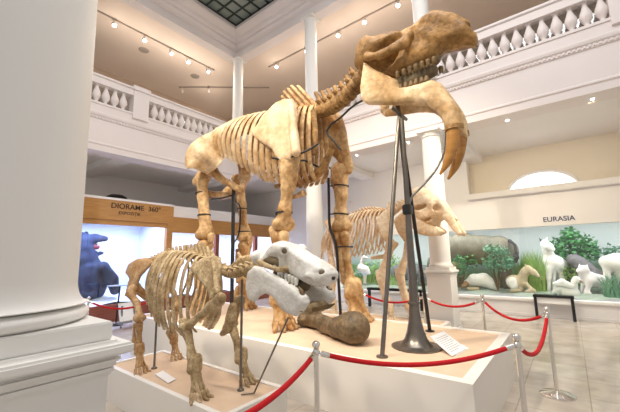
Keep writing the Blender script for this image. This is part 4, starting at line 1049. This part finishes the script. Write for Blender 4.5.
# ================================================================== ROPE BARRIER
def stanchion(x, y, label, h=.945):
    t = thing('stanchion', label, 'barrier post', (x, y, 0), 'chrome barrier stanchions')
    bm = BM(); lathe(bm, [(.165, 0), (.165, .012), (.15, .022), (.05, .045), (.03, .055)], (x, y, 0), 36); obj('base', bm, MT['chrome'], t)
    bm = BM(); lathe(bm, [(.0195, .05), (.0195, h - .085)], (x, y, 0), 20); obj('post', bm, MT['chrome'], t)
    bm = BM(); lathe(bm, [(.024, h - .09), (.03, h - .085), (.03, h - .075), (.024, h - .07), (.022, h - .06), (.014, h - .055)], (x, y, 0), 20); obj('collar', bm, MT['chrome'], t)
    bm = BM(); ball(bm, (x, y, h - .028), .030, 18); obj('ball_finial', bm, MT['chrome'], t)
    return Vector((x, y, h - .078))
def rope(p, q, sag, label, skip=.0):
    t = thing('barrier_rope', label, 'rope', tuple(p.lerp(q, .5) - Vector((0, 0, sag))), 'red barrier ropes')
    pts = [p.lerp(q, k / 20) - Vector((0, 0, sag * 4 * (k / 20) * (1 - k / 20))) for k in range(21)]
    L = (p - q).length; n0 = max(1, round(20 * .075 / L))
    bm = BM(); sweep(bm, pts[n0:-n0], .0175, seg=12, n=2); obj('velvet', bm, MT['rope'], t)
    for a, b in ((pts[0], pts[n0]), (pts[-1], pts[-1 - n0])):
        d = (b - a).normalized(); bm = BM()
        sweep(bm, [b - d * .045, b + d * .02], .0205, seg=12, n=1, smooth=False); sweep(bm, [a, a + d * .03, b - d * .04], [.006, .009, .012], seg=8, n=1, smooth=False); obj('end_hook', bm, MT['chrome'], t)
pA = stanchion(4.70, .28, 'chrome stanchion with whole round base on the bare tiles, right of the big plinth')
pB = stanchion(3.02, .39, 'chrome stanchion in front of the big plinth right corner')
pC = stanchion(2.00, 1.53, 'chrome stanchion in front of the big plinth, at bottom centre')
pD = stanchion(5.62, 1.12, 'chrome stanchion behind the far right corner of the big plinth')
pE = stanchion(5.55, Q(362, 288, 5.55).y, 'chrome stanchion behind the far front foot of the tallest skeleton')
pF = stanchion(5.55, 1.98, 'chrome stanchion behind the trumpet-footed head stand')
pG = stanchion(2.24, 6.66, 'chrome stanchion peeping out behind the big column base')
pI = stanchion(3.12, 6.05, 'chrome stanchion behind the ribs of the small skeleton')
pH = stanchion(.66, 1.32, 'chrome stanchion below the frame at the left end of the front rope')
rope(pC, pB, .115, 'red velvet rope across the front of the big plinth')
rope(pH, pC, .12, 'red velvet rope rising from the bottom edge to the front middle stanchion')
rope(pA, pB, .22, 'short deeply sagging red rope between the two right stanchions')
rope(pD, pA, .17, 'red rope going back from the right stanchion along the side of the big plinth')
rope(pF, pE, .13, 'red rope behind the big plinth, in front of the elephant legs')
rope(pG, pI, .16, 'red rope in front of the snow diorama skirting')
rope(pD, pF, .13, 'red rope behind the label card of the big plinth')

# cards and panels
def board(name, label, cat, pts, th, m='card', lines=0):
    """pts: bottom-left, bottom-right, top-right, top-left"""
    p = [Vector(v) for v in pts]; n = (p[1] - p[0]).cross(p[3] - p[0]).normalized()
    t = thing(name, label, cat, tuple(p[0]))
    bm = BM(); v = [bm.verts.new(q) for q in p] + [bm.verts.new(q - n * th) for q in p]
    for f in ((0, 1, 2, 3), (7, 6, 5, 4), (0, 4, 5, 1), (1, 5, 6, 2), (2, 6, 7, 3), (3, 7, 4, 0)): bm.faces.new([v[i] for i in f])
    obj('sheet', bm, MT[m], t, False)
    if lines:
        bm = BM()
        for k in range(lines):
            a = .12 + .76 * k / lines; u1 = .9 if k % 3 else .7
            def at(u, w): return (p[0].lerp(p[1], u)).lerp(p[3].lerp(p[2], u), w) + n * .0012
            bm.faces.new([bm.verts.new(at(*c)) for c in ((.1, a), (u1, a), (u1, a + .25 / lines), (.1, a + .25 / lines))])
        obj('print', bm, MT['print'], t, False)
    return t
b0, b1 = QZ(452, 356, ZP + .012), QZ(466, 348.5, ZP + .012); up_ = QZ(444, 331, ZP + .12) - b1
board('label_card', 'tilted white printed label card on the sand of the big plinth', 'card', (b0, b1, b1 + up_, b0 + up_), .006, lines=9)
bm = BM(); a = (b0 + up_) - Vector((0, 0, .01)); c = (b1 + up_) - Vector((0, 0, .01))
s0 = QZ(468.5, 348.5, ZP + .003); 
board('label_card', 'small second white sheet lying half under the tilted label card', 'card', (QZ(456, 355.5, ZP + .004), QZ(469, 348.5, ZP + .004), QZ(462, 344, ZP + .004), QZ(449, 350, ZP + .004)), .002)
board('label_card', 'white label card lying flat on the low plinth sand', 'card', (QZ(168, 383, ZH + .012), QZ(176, 379, ZH + .012), QZ(163, 370.5, ZH + .012), QZ(155, 374, ZH + .012)), .006)
bm.free()
t = board('info_panel', 'pale grey info panel standing in front of the snow diorama', 'sign', ((3.46, 8.3, .16), (3.84, 8.3, .16), (3.84, 8.45, .56), (3.46, 8.45, .56)), .02)
bm = BM(); box(bm, (3.40, 8.22, .12), (3.92, 8.40, .155), .004); box(bm, (3.5, 8.34, 0), (3.53, 8.38, .5)); box(bm, (3.78, 8.34, 0), (3.81, 8.38, .5)); obj('stand', bm, MT['steel'], t, False)
t = thing('reading_stand', 'slim dark stand with a small sloping tray behind the hips of the small skeleton', 'stand', (3.62, 8.9, 0))
bm = BM(); sweep(bm, [(3.62, 8.9, 0), (3.66, 8.9, .95)], .02, seg=8, smooth=False, n=1); lathe(bm, [(.16, 0), (.16, .015), (.03, .03)], (3.62, 8.9, 0), 20); obj('pole', bm, MT['black'], t)
bm = BM(); box(bm, (3.40, 8.74, .93), (3.95, 9.0, .955), .006); obj('tray', bm, mat('blue_grey_tray', (.42, .50, .60), .4), t, False)
t = thing('low_table', 'low black table-like frame on the tiles before the swan', 'table', (9.8, .45, 0))
bm = BM(); box(bm, (9.68, .04, .50), (9.92, .82, .56), .006); obj('top', bm, MT['black'], t, False)
for y in (.08, .78):
    bm = BM(); box(bm, (9.70, y - .03, 0), (9.75, y + .03, .5)); obj('leg', bm, MT['black'], t, False)
bm = BM(); box(bm, (9.74, .11, .36), (9.76, .75, .5)); obj('panel', bm, MT['card'], t, False)
t = thing('low_table', 'low black table-like frame glimpsed between the elephant legs', 'table', (9.5, 5.0, 0))
y0_, y1_ = Q(424, 300, 9.5).y, Q(369, 300, 9.5).y
bm = BM(); box(bm, (9.38, y0_, .50), (9.62, y1_, .57), .006); obj('top', bm, MT['black'], t, False)
for y in (y0_ + .05, y1_ - .05):
    bm = BM(); box(bm, (9.42, y - .04, 0), (9.48, y + .04, .5)); obj('leg', bm, MT['black'], t, False)

# ================================================================== DIORAMA ANIMALS AND PLANTS
fur = lambda n, c, c2, s=6.: mat(n, c, .85, c2, s, 1.2, .5, 60)
F_BIS = fur('grey_brown_hide', (.11, .10, .075), (.22, .20, .15)); F_WH = fur('white_fur', (.78, .76, .72), (.90, .89, .86)); F_TAN = fur('sandy_fur', (.55, .43, .27), (.74, .63, .46)); F_DK = fur('dark_fur', (.03, .028, .03), (.06, .055, .06)); F_PK = fur('pinkish_white_fur', (.72, .66, .66), (.85, .80, .80)); F_DB = fur('brown_fur', (.22, .13, .06), (.36, .24, .13))
BK = MT['black']
def animal(name, label, cat, loc, chains, m, parts=(), h=.03, k=.06, w=.008):
    t = thing(name, label, cat, tuple(loc))
    bone('body', chains, m, t, h, k, w, 14.)
    for nm, ch, mm, hh in parts: bone(nm, ch, mm, t, hh, .02, 0)
    return t
def q(px, py, x=11.4, dx=0.):
    v = Q(px, py, x) + Vector((dx, 0, 0))
    if py >= 287: v.z = .53 + .004 * (291 - py)
    return v
animal('wild_ox', 'large grey-brown hoofed animal standing behind shrubs, tail hanging at right', 'animal', (11.4, 2.2, .5),
       [[(q(438, 262), .30), (q(447, 252), .44), (q(462, 249), .50), (q(485, 250), .43), (q(500, 250), .40), (q(507, 251), .31)], [(q(436, 264), .26), (q(430, 274), .18)],
        [(q(508, 262, dx=-.2), .22), (q(506, 275, dx=-.2), .12), (q(508, 290, dx=-.2), .08)], [(q(503, 262, dx=.2), .2), (q(502, 288, dx=.2), .08)],
        [(q(462, 264, dx=-.2), .2), (q(461, 276, dx=-.2), .13), (q(462, 291, dx=-.2), .09)], [(q(456, 264, dx=.2), .2), (q(455, 291, dx=.2), .09)]], F_BIS,
       [('tail', [[(q(511, 241, dx=-.3), .05), (q(516.5, 245, dx=-.36), .035), (q(517.5, 252, dx=-.36), .04), (q(517.5, 257, dx=-.36), .075), (q(517, 261, dx=-.36), .05)]], F_DK, .02), ('mane', [[(q(443, 268, 11.1), .22), (q(452, 274, 11.15), .2), (q(456, 268, 11.0), .2)]], F_DB, .03)], .045, .1)
animal('resting_animal', 'white animal lying curled below the grey-brown hoofed animal', 'animal', tuple(q(480, 288, 10.9)),
       [[(q(467, 283, 10.9), .10), (q(474, 280, 10.9), .17), (q(484, 280, 10.9), .19), (q(492, 284, 10.9), .14), (q(497, 287, 10.9), .07)]], F_WH, [('head', [[(q(466, 284, 10.8), .09), (q(463.5, 286, 10.7), .06)]], F_DB, .02), ('leg', [[(q(478, 288, 10.75), .05), (q(468, 288.5, 10.7), .04)]], F_TAN, .018)])
animal('foal', 'sandy foal lying on the ground with raised head, left of tall grass', 'animal', tuple(q(518, 288, 10.9)),
       [[(q(514, 282, 10.9), .20), (q(520, 283, 10.9), .19)], [(q(521, 280, 10.85), .13), (q(525, 272, 10.8), .10), (q(528, 268.5, 10.8), .085), (q(533, 272, 10.75), .07), (q(538, 276, 10.7), .05)], [(q(520, 287, 10.75), .06), (q(512, 290, 10.7), .05)], [(q(526, 284, 10.7), .06), (q(533, 288, 10.65), .05), (q(526, 290, 10.6), .04)]], F_TAN,
       [('ear', [[(q(526, 267, 10.75), .03), (q(525, 264, 10.75), .012)]], F_TAN, .012), ('flank_patch', [[(q(512, 282, 10.75), .14), (q(514, 286, 10.72), .10)]], F_WH, .02)])
animal('antelope', 'slender white antelope standing with dark-tipped ears beside the green tree', 'animal', tuple(q(552, 291, 11.2)),
       [[(q(551, 262, 11.2), .19), (q(556, 263, 11.3), .19), (q(560, 264, 11.45), .17)], [(q(550, 258, 11.2), .14), (q(547, 250, 11.15), .11), (q(545, 244, 11.1), .10), (q(549, 246, 11.0), .085), (q(553, 249.5, 10.95), .06)],
        [(q(549, 268, 11.1), .09), (q(549, 278, 11.1), .05), (q(548.5, 290, 11.1), .04)], [(q(553, 268, 11.25), .08), (q(553.5, 290, 11.25), .035)], [(q(560, 268, 11.35), .10), (q(562, 278, 11.4), .05), (q(561, 289, 11.4), .035)], [(q(558, 268, 11.55), .09), (q(559, 287, 11.55), .035)]], F_WH,
       [('ear', [[(q(541.5, 241.5, 11.1), .035), (q(539.5, 238, 11.1), .012)]], BK, .012), ('ear', [[(q(546, 241, 11.15), .03), (q(547, 237.5, 11.15), .012)]], F_WH, .012)])
animal('swan', 'white swan lying in front of the pale fox-like animal', 'bird', tuple(q(566, 291, 10.65)),
       [[(q(554, 288, 10.65), .06), (q(560, 286.5, 10.65), .12), (q(568, 287.5, 10.65), .15), (q(574, 288, 10.65), .12)], [(q(575, 286, 10.65), .07), (q(574, 281.5, 10.65), .055), (q(576, 278.5, 10.65), .055), (q(579, 280.5, 10.62), .05)]], F_WH,
       [('wing', [[(q(555, 284, 10.52), .05), (q(562, 282.5, 10.5), .09), (q(571, 286, 10.5), .07)]], F_WH, .018), ('beak', [[(q(580, 281, 10.6), .028), (q(583, 283, 10.58), .014)]], F_DB, .01)])
animal('lynx', 'pinkish white cat-like animal leaning forward under the dark log', 'animal', tuple(q(590, 291, 11.0)),
       [[(q(584, 275, 10.95), .13), (q(590, 279, 11.0), .17), (q(598, 281, 11.1), .16), (q(602, 284, 11.1), .12)], [(q(583.5, 270, 10.9), .125), (q(580, 271, 10.82), .07)], [(q(590, 281, 10.85), .08), (q(586, 287, 10.8), .05), (q(590, 291, 10.75), .045)], [(q(584, 280, 11.05), .07), (q(582, 290, 11.05), .04)]], F_PK,
       [('ear', [[(q(580, 266.5, 10.9), .04), (q(579.5, 264.5, 10.9), .015)]], F_PK, .012), ('ear', [[(q(586.5, 267, 10.95), .04), (q(587, 265, 10.95), .015)]], F_PK, .012), ('muzzle_patch', [[(q(579, 271.5, 10.80), .035)]], F_DK, .01)])
o = bone('log', [[(q(575, 260, 11.3), .17), (q(588, 268, 11.25), .15), (q(605, 281, 11.2), .13)], [(q(580, 262, 11.3), .12), (q(577, 268, 11.2), .06)]], fur('dark_bark', (.10, .095, .10), (.24, .23, .25), 10), None, .03, .05, .02, 16); tag(o, 'thick dark fallen log slanting down behind the pinkish white cat-like animal', 'log')
animal('long_legged_animal', 'pale long-legged animal cut off by the right edge', 'animal', tuple(q(608, 291, 11.2)),
       [[(q(607, 262, 11.2), .16), (q(616, 264, 11.3), .26), (q(628, 266, 11.4), .26)], [(q(606, 265, 11.15), .10), (q(607.5, 277, 11.1), .065), (q(607, 290, 11.1), .06)], [(q(619, 268, 11.2), .12), (q(622, 290, 11.2), .05)]], fur('ash_fur', (.55, .52, .46), (.74, .71, .65)), h=.03)
animal('stork', 'tall pale bird standing in the diorama, seen between the tallest skeleton and elephant ribs', 'bird', tuple(q(363, 290, 10.9)),
       [[(q(361, 268, 10.9), .14), (q(365, 270, 10.9), .16), (q(369, 273, 10.9), .07)], [(q(361, 266, 10.9), .07), (q(362, 260, 10.9), .05), (q(364, 257, 10.9), .07), (q(368, 258, 10.85), .02)], [(q(364, 274, 10.9), .03), (q(364, 290, 10.9), .02)], [(q(366, 274, 10.95), .03), (q(366, 290, 10.95), .02)]], F_PK, h=.022)
animal('grazing_animal', 'dark grey animal with lowered head seen between the elephant front legs and head stand', 'animal', tuple(q(415, 290, 11.3)),
       [[(q(398, 272, 11.3), .26), (q(412, 272, 11.3), .30), (q(424, 272, 11.3), .24)], [(q(427, 276, 11.2), .14), (q(431, 284, 11.1), .10)], [(q(402, 278, 11.2), .1), (q(402, 291, 11.2), .05)], [(q(420, 278, 11.2), .1), (q(421, 291, 11.2), .05)]], fur('slate_fur', (.10, .11, .12), (.20, .21, .22)), h=.03)

LEAF = [mat('green_leaf', (.03, .16, .05), .55, (.10, .30, .10), 4, 1.2), mat('fresh_leaf', (.18, .38, .06), .55, (.40, .56, .16), 4, 1.2), mat('blue_green_leaf', (.06, .22, .13), .55, (.20, .40, .25), 4, 1.2), mat('straw_leaf', (.42, .40, .16), .6, (.62, .58, .30), 4, 1.2)]
STEM = mat('brown_stem', (.12, .08, .04), .8)
def leaves(bm, c, r, n, s, rr):
    for _ in range(n):
        v = Vector((rr.gauss(0, 1), rr.gauss(0, 1), rr.gauss(0, 1))).normalized() * (rr.random() ** .4)
        p = Vector(c) + Vector((v.x * r[0], v.y * r[1], v.z * r[2]))
        a = Vector((rr.gauss(0, 1), rr.gauss(0, 1), rr.gauss(0, .6))).normalized(); b = a.cross(Vector((rr.gauss(0, 1), rr.gauss(0, 1), rr.gauss(0, 1)))).normalized()
        L = s * (.7 + .6 * rr.random())
        bm.faces.new([bm.verts.new(x) for x in (p - a * L, p - b * L * .42 + a * .1 * L, p + a * L, p + b * L * .42 + a * .1 * L)])
def tree(name, label, blobs, base, m, s=.05, n=160, sd=1, stem=.04):
    rr = random.Random(sd); t = thing(name, label, 'tree' if 'tree' in name else 'plant', tuple(base))
    bm = BM()
    for c, r in blobs: leaves(bm, c, r, n, s, rr)
    obj('foliage', bm, LEAF[m], t, False)
    bm = BM()
    for c, r in blobs:
        mid = Vector(base).lerp(Vector(c), .5) + Vector((0, .03, .05)); sweep(bm, [base, mid, c], [stem, stem * .6, stem * .2], seg=6, n=3)
    obj('stem', bm, STEM, t)
tree('leafy_tree', 'bushy dark green tree rising behind the log and the antelope', [(q(570, 236, 11.6), (.3, .22, .28)), (q(562, 246, 11.6), (.35, .3, .3)), (q(582, 243, 11.6), (.35, .35, .28)), (q(571, 252, 11.6), (.4, .45, .35)), (q(588, 251, 11.6), (.3, .25, .25)), (q(560, 256, 11.7), (.25, .25, .25)), (q(576, 262, 11.7), (.3, .3, .25))], q(573, 284, 11.6), 0, .07, 170, 3, .06)
tree('shrub', 'blue-green shrub in front of the grey-brown hoofed animal', [(q(492, 250, 10.8), (.25, .25, .22)), (q(502, 253, 10.8), (.25, .25, .2)), (q(489, 263, 10.7), (.22, .22, .2)), (q(500, 265, 10.7), (.25, .3, .22)), (q(508, 262, 10.8), (.2, .2, .18))], q(498, 289, 10.7), 2, .055, 110, 5, .025)
tree('shrub', 'olive shrub at the left end, beside the square column pedestal', [(q(458, 262, 10.8), (.25, .22, .22)), (q(463, 270, 10.7), (.22, .2, .2)), (q(470, 262, 10.8), (.25, .22, .22)), (q(455, 275, 10.7), (.2, .2, .2))], q(462, 289, 10.7), 0, .05, 90, 6, .02)
tree('shrub', 'low green shrub at the foot of the leafy tree', [(q(567, 268, 11.5), (.3, .3, .2)), (q(574, 275, 11.4), (.25, .3, .2))], q(570, 288, 11.4), 1, .05, 120, 8, .02)
tree('shrub', 'green bush filling the diorama behind the elephant ribs', [(q(376, 268, 11.6), (.4, .5, .3)), (q(350, 270, 11.6), (.4, .5, .3)), (q(390, 262, 11.8), (.4, .4, .35))], q(372, 290, 11.6), 1, .06, 160, 9, .03)
tree('shrub', 'pale green bush on the far right behind the long-legged animal', [(q(604, 254, 12.0), (.3, .6, .22)), (q(618, 252, 12.0), (.3, .6, .25))], q(612, 285, 12.0), 2, .06, 150, 10, .03)
def grass(label, px0, px1, ptop, pbot, x, n, m, sd):
    rr = random.Random(sd); bm = BM()
    for _ in range(n):
        b = q(rr.uniform(px0, px1), pbot, x + rr.uniform(-.2, .2)); b.z = .46
        hgt = (q((px0 + px1) / 2, ptop, x).z - .46) * rr.uniform(.55, 1.05); l = rr.uniform(-.25, .25); w = .014
        pts = [b + Vector((rr.uniform(-.03, .03), l * u * u, hgt * u)) for u in (0, .4, .75, 1)]
        prev = None
        for i, p in enumerate(pts):
            ww = w * (1 - i / 3.2); e = [bm.verts.new(p + Vector((0, -ww, 0))), bm.verts.new(p + Vector((.004, ww, 0)))]
            if prev: bm.faces.new((prev[0], prev[1], e[1], e[0]))
            prev = e
    tag(obj('grass_clump', bm, LEAF[m], None, False), label, 'grass', kind='stuff')
grass('tall yellow-green grass left of the white antelope', 533, 546, 250, 291, 11.2, 160, 1, 1)
grass('tall green grass between grey-brown hoofed animal and yellow-green grass', 520, 536, 252, 291, 11.7, 160, 1, 2)
grass('reeds under the pale long-legged animal', 603, 620, 272, 291, 10.8, 80, 2, 3)
grass('bright green grass in the diorama behind the elephant ribs', 340, 400, 270, 291, 11.2, 160, 1, 4)

# bear in the snow case
w_ = lambda px, py, y=10.7, dy=0.: QY(px, py, y) + Vector((0, dy, 0))
t = thing('bear', 'dark bear with open toothy mouth in the snow diorama', 'animal', tuple(w_(92, 293)))
bone('body', [[(w_(87, 286), .48), (w_(86, 274), .46), (w_(83, 262), .36), (w_(82, 250), .26), (w_(83, 243), .23)], [(w_(87, 240.5), .20), (w_(95, 238.5), .13), (w_(105, 239), .085)], [(w_(88, 251), .13), (w_(96, 254), .075), (w_(102, 253), .05)],
              [(w_(98, 268, dy=-.35), .18), (w_(106, 280, dy=-.4), .16), (w_(109, 289, dy=-.42), .13)], [(w_(84, 270, dy=-.35), .18), (w_(82, 288, dy=-.5), .15)], [(w_(84, 236), .09), (w_(83, 233.5), .05)], [(w_(88, 235, dy=.12), .08), (w_(88, 232.5, dy=.12), .05)]], fur('blue_black_fur', (.007, .012, .030), (.018, .030, .070), 8), t, .03, .05, .014)
bone('mouth', [[(w_(91, 247), .12), (w_(97, 247), .075)]], mat('dark_red_mouth', (.18, .02, .03), .5), t, .02, .03)
for a, b, c_, d_ in ((97, 242.5, 97, 246), (101, 242.3, 101, 245), (104, 242, 104.3, 245.5), (97, 251.5, 97, 249), (101.3, 251.5, 101.5, 248.5)):
    bone('tooth', [[(w_(a, b, dy=-.07), .025), (w_(c_, d_, dy=-.07), .010)]], MT['skull_white'], t, .012, .01)

# ================================================================== LIGHT
def lamp(name, kind, loc, power, col=(1, 1, 1), size=.3, to=None, **k):
    d = bpy.data.lights.new(name, kind); d.energy = power; d.color = col
    if kind == 'AREA':
        d.shape = 'RECTANGLE'; d.size = size[0]; d.size_y = size[1]
    else: d.shadow_soft_size = size
    if kind == 'SPOT': d.spot_size = math.radians(k.get('cone', 60)); d.spot_blend = k.get('blend', .6)
    o = bpy.data.objects.new(name, d); C.objects.link(o); o.location = loc
    if kind == 'AREA': return o
    if to is not None: o.rotation_euler = (Vector(to) - Vector(loc)).to_track_quat('-Z', 'Y').to_euler()
    return o
W = bpy.data.worlds.new('hall_daylight'); bpy.context.scene.world = W; W.use_nodes = True
W.node_tree.nodes['Background'].inputs['Color'].default_value = (1., .96, .93, 1); W.node_tree.nodes['Background'].inputs['Strength'].default_value = .46
WARM = (1., .86, .68)
lamp('skylight_daylight', 'AREA', (2.0, 1.5, 9.3), 420, (1, .97, .95), (5, 6), (2.0, 1.5, 0))
lamp('gallery_spot', 'SPOT', (-1.2, 4.6, 7.4), 1500, WARM, .25, (4.0, 3.6, 3.0), cone=55)
lamp('gallery_spot', 'SPOT', (-.6, -.8, 7.4), 700, WARM, .25, (3.9, 2.0, 3.2), cone=55)
lamp('gallery_spot', 'SPOT', (-1.0, 2.4, 7.4), 400, (1, .93, .84), .25, (2.1, 2.8, .9), cone=40)
lamp('gallery_spot', 'SPOT', (7.0, -.4, 4.1), 480, WARM, .1, (6.1, 2.6, 2.2), cone=70)  # extra unseen spot added under the gallery to brighten the elephant
for p, a in LIGHTS:
    if p.z > 8 and abs(p.y - 9.98) < 1.8 or p.x > 8: lamp('track_lamp', 'SPOT', p, 60, (1, .9, .76), .06, p + a, cone=120, blend=.9); lamp('ceiling_fill_lamp', 'POINT', p + Vector((0, 0, -.5)), 11, (1, .86, .72), .1)  # unseen point lamps added below the spots to brighten the ceiling
for x, y in ((7.38, .70), (7.30, -.60), (7.36, 4.15), (7.3, 2.72)): lamp('downlight_lamp', 'SPOT', (x + .1, y, 4.15), 72, (1, .87, .62), .06, (9.3, y, 2.2), cone=140, blend=.9)
for y in (-2.5, .5, 3.5): lamp('diorama_tube', 'AREA', (10.75, y, 2.55), 44, (.97, 1., 1.), (.5, 2.8), (10.6, y + .001, .4))
lamp('diorama_tube', 'AREA', (10.6, 6.0, 2.55), 30, (.97, 1., 1.), (.3, .9), (10.6, 6.001, .4))
lamp('snow_case_tube', 'AREA', (3.2, 10.2, 2.66), 190, (.48, .58, 1.), (3.6, .5), (3.2, 10.201, .4))
lamp('snow_case_tube', 'AREA', (7.6, 10.2, 2.56), 150, (.62, .70, 1.), (4.2, .5), (7.6, 10.201, .4))
vs = bpy.context.scene.view_settings
bpy.context.scene.display_settings.display_device = 'sRGB'
vs.view_transform = 'Standard'; vs.look = 'None'; vs.gamma = 1; vs.use_curve_mapping = False; vs.exposure = 0.24
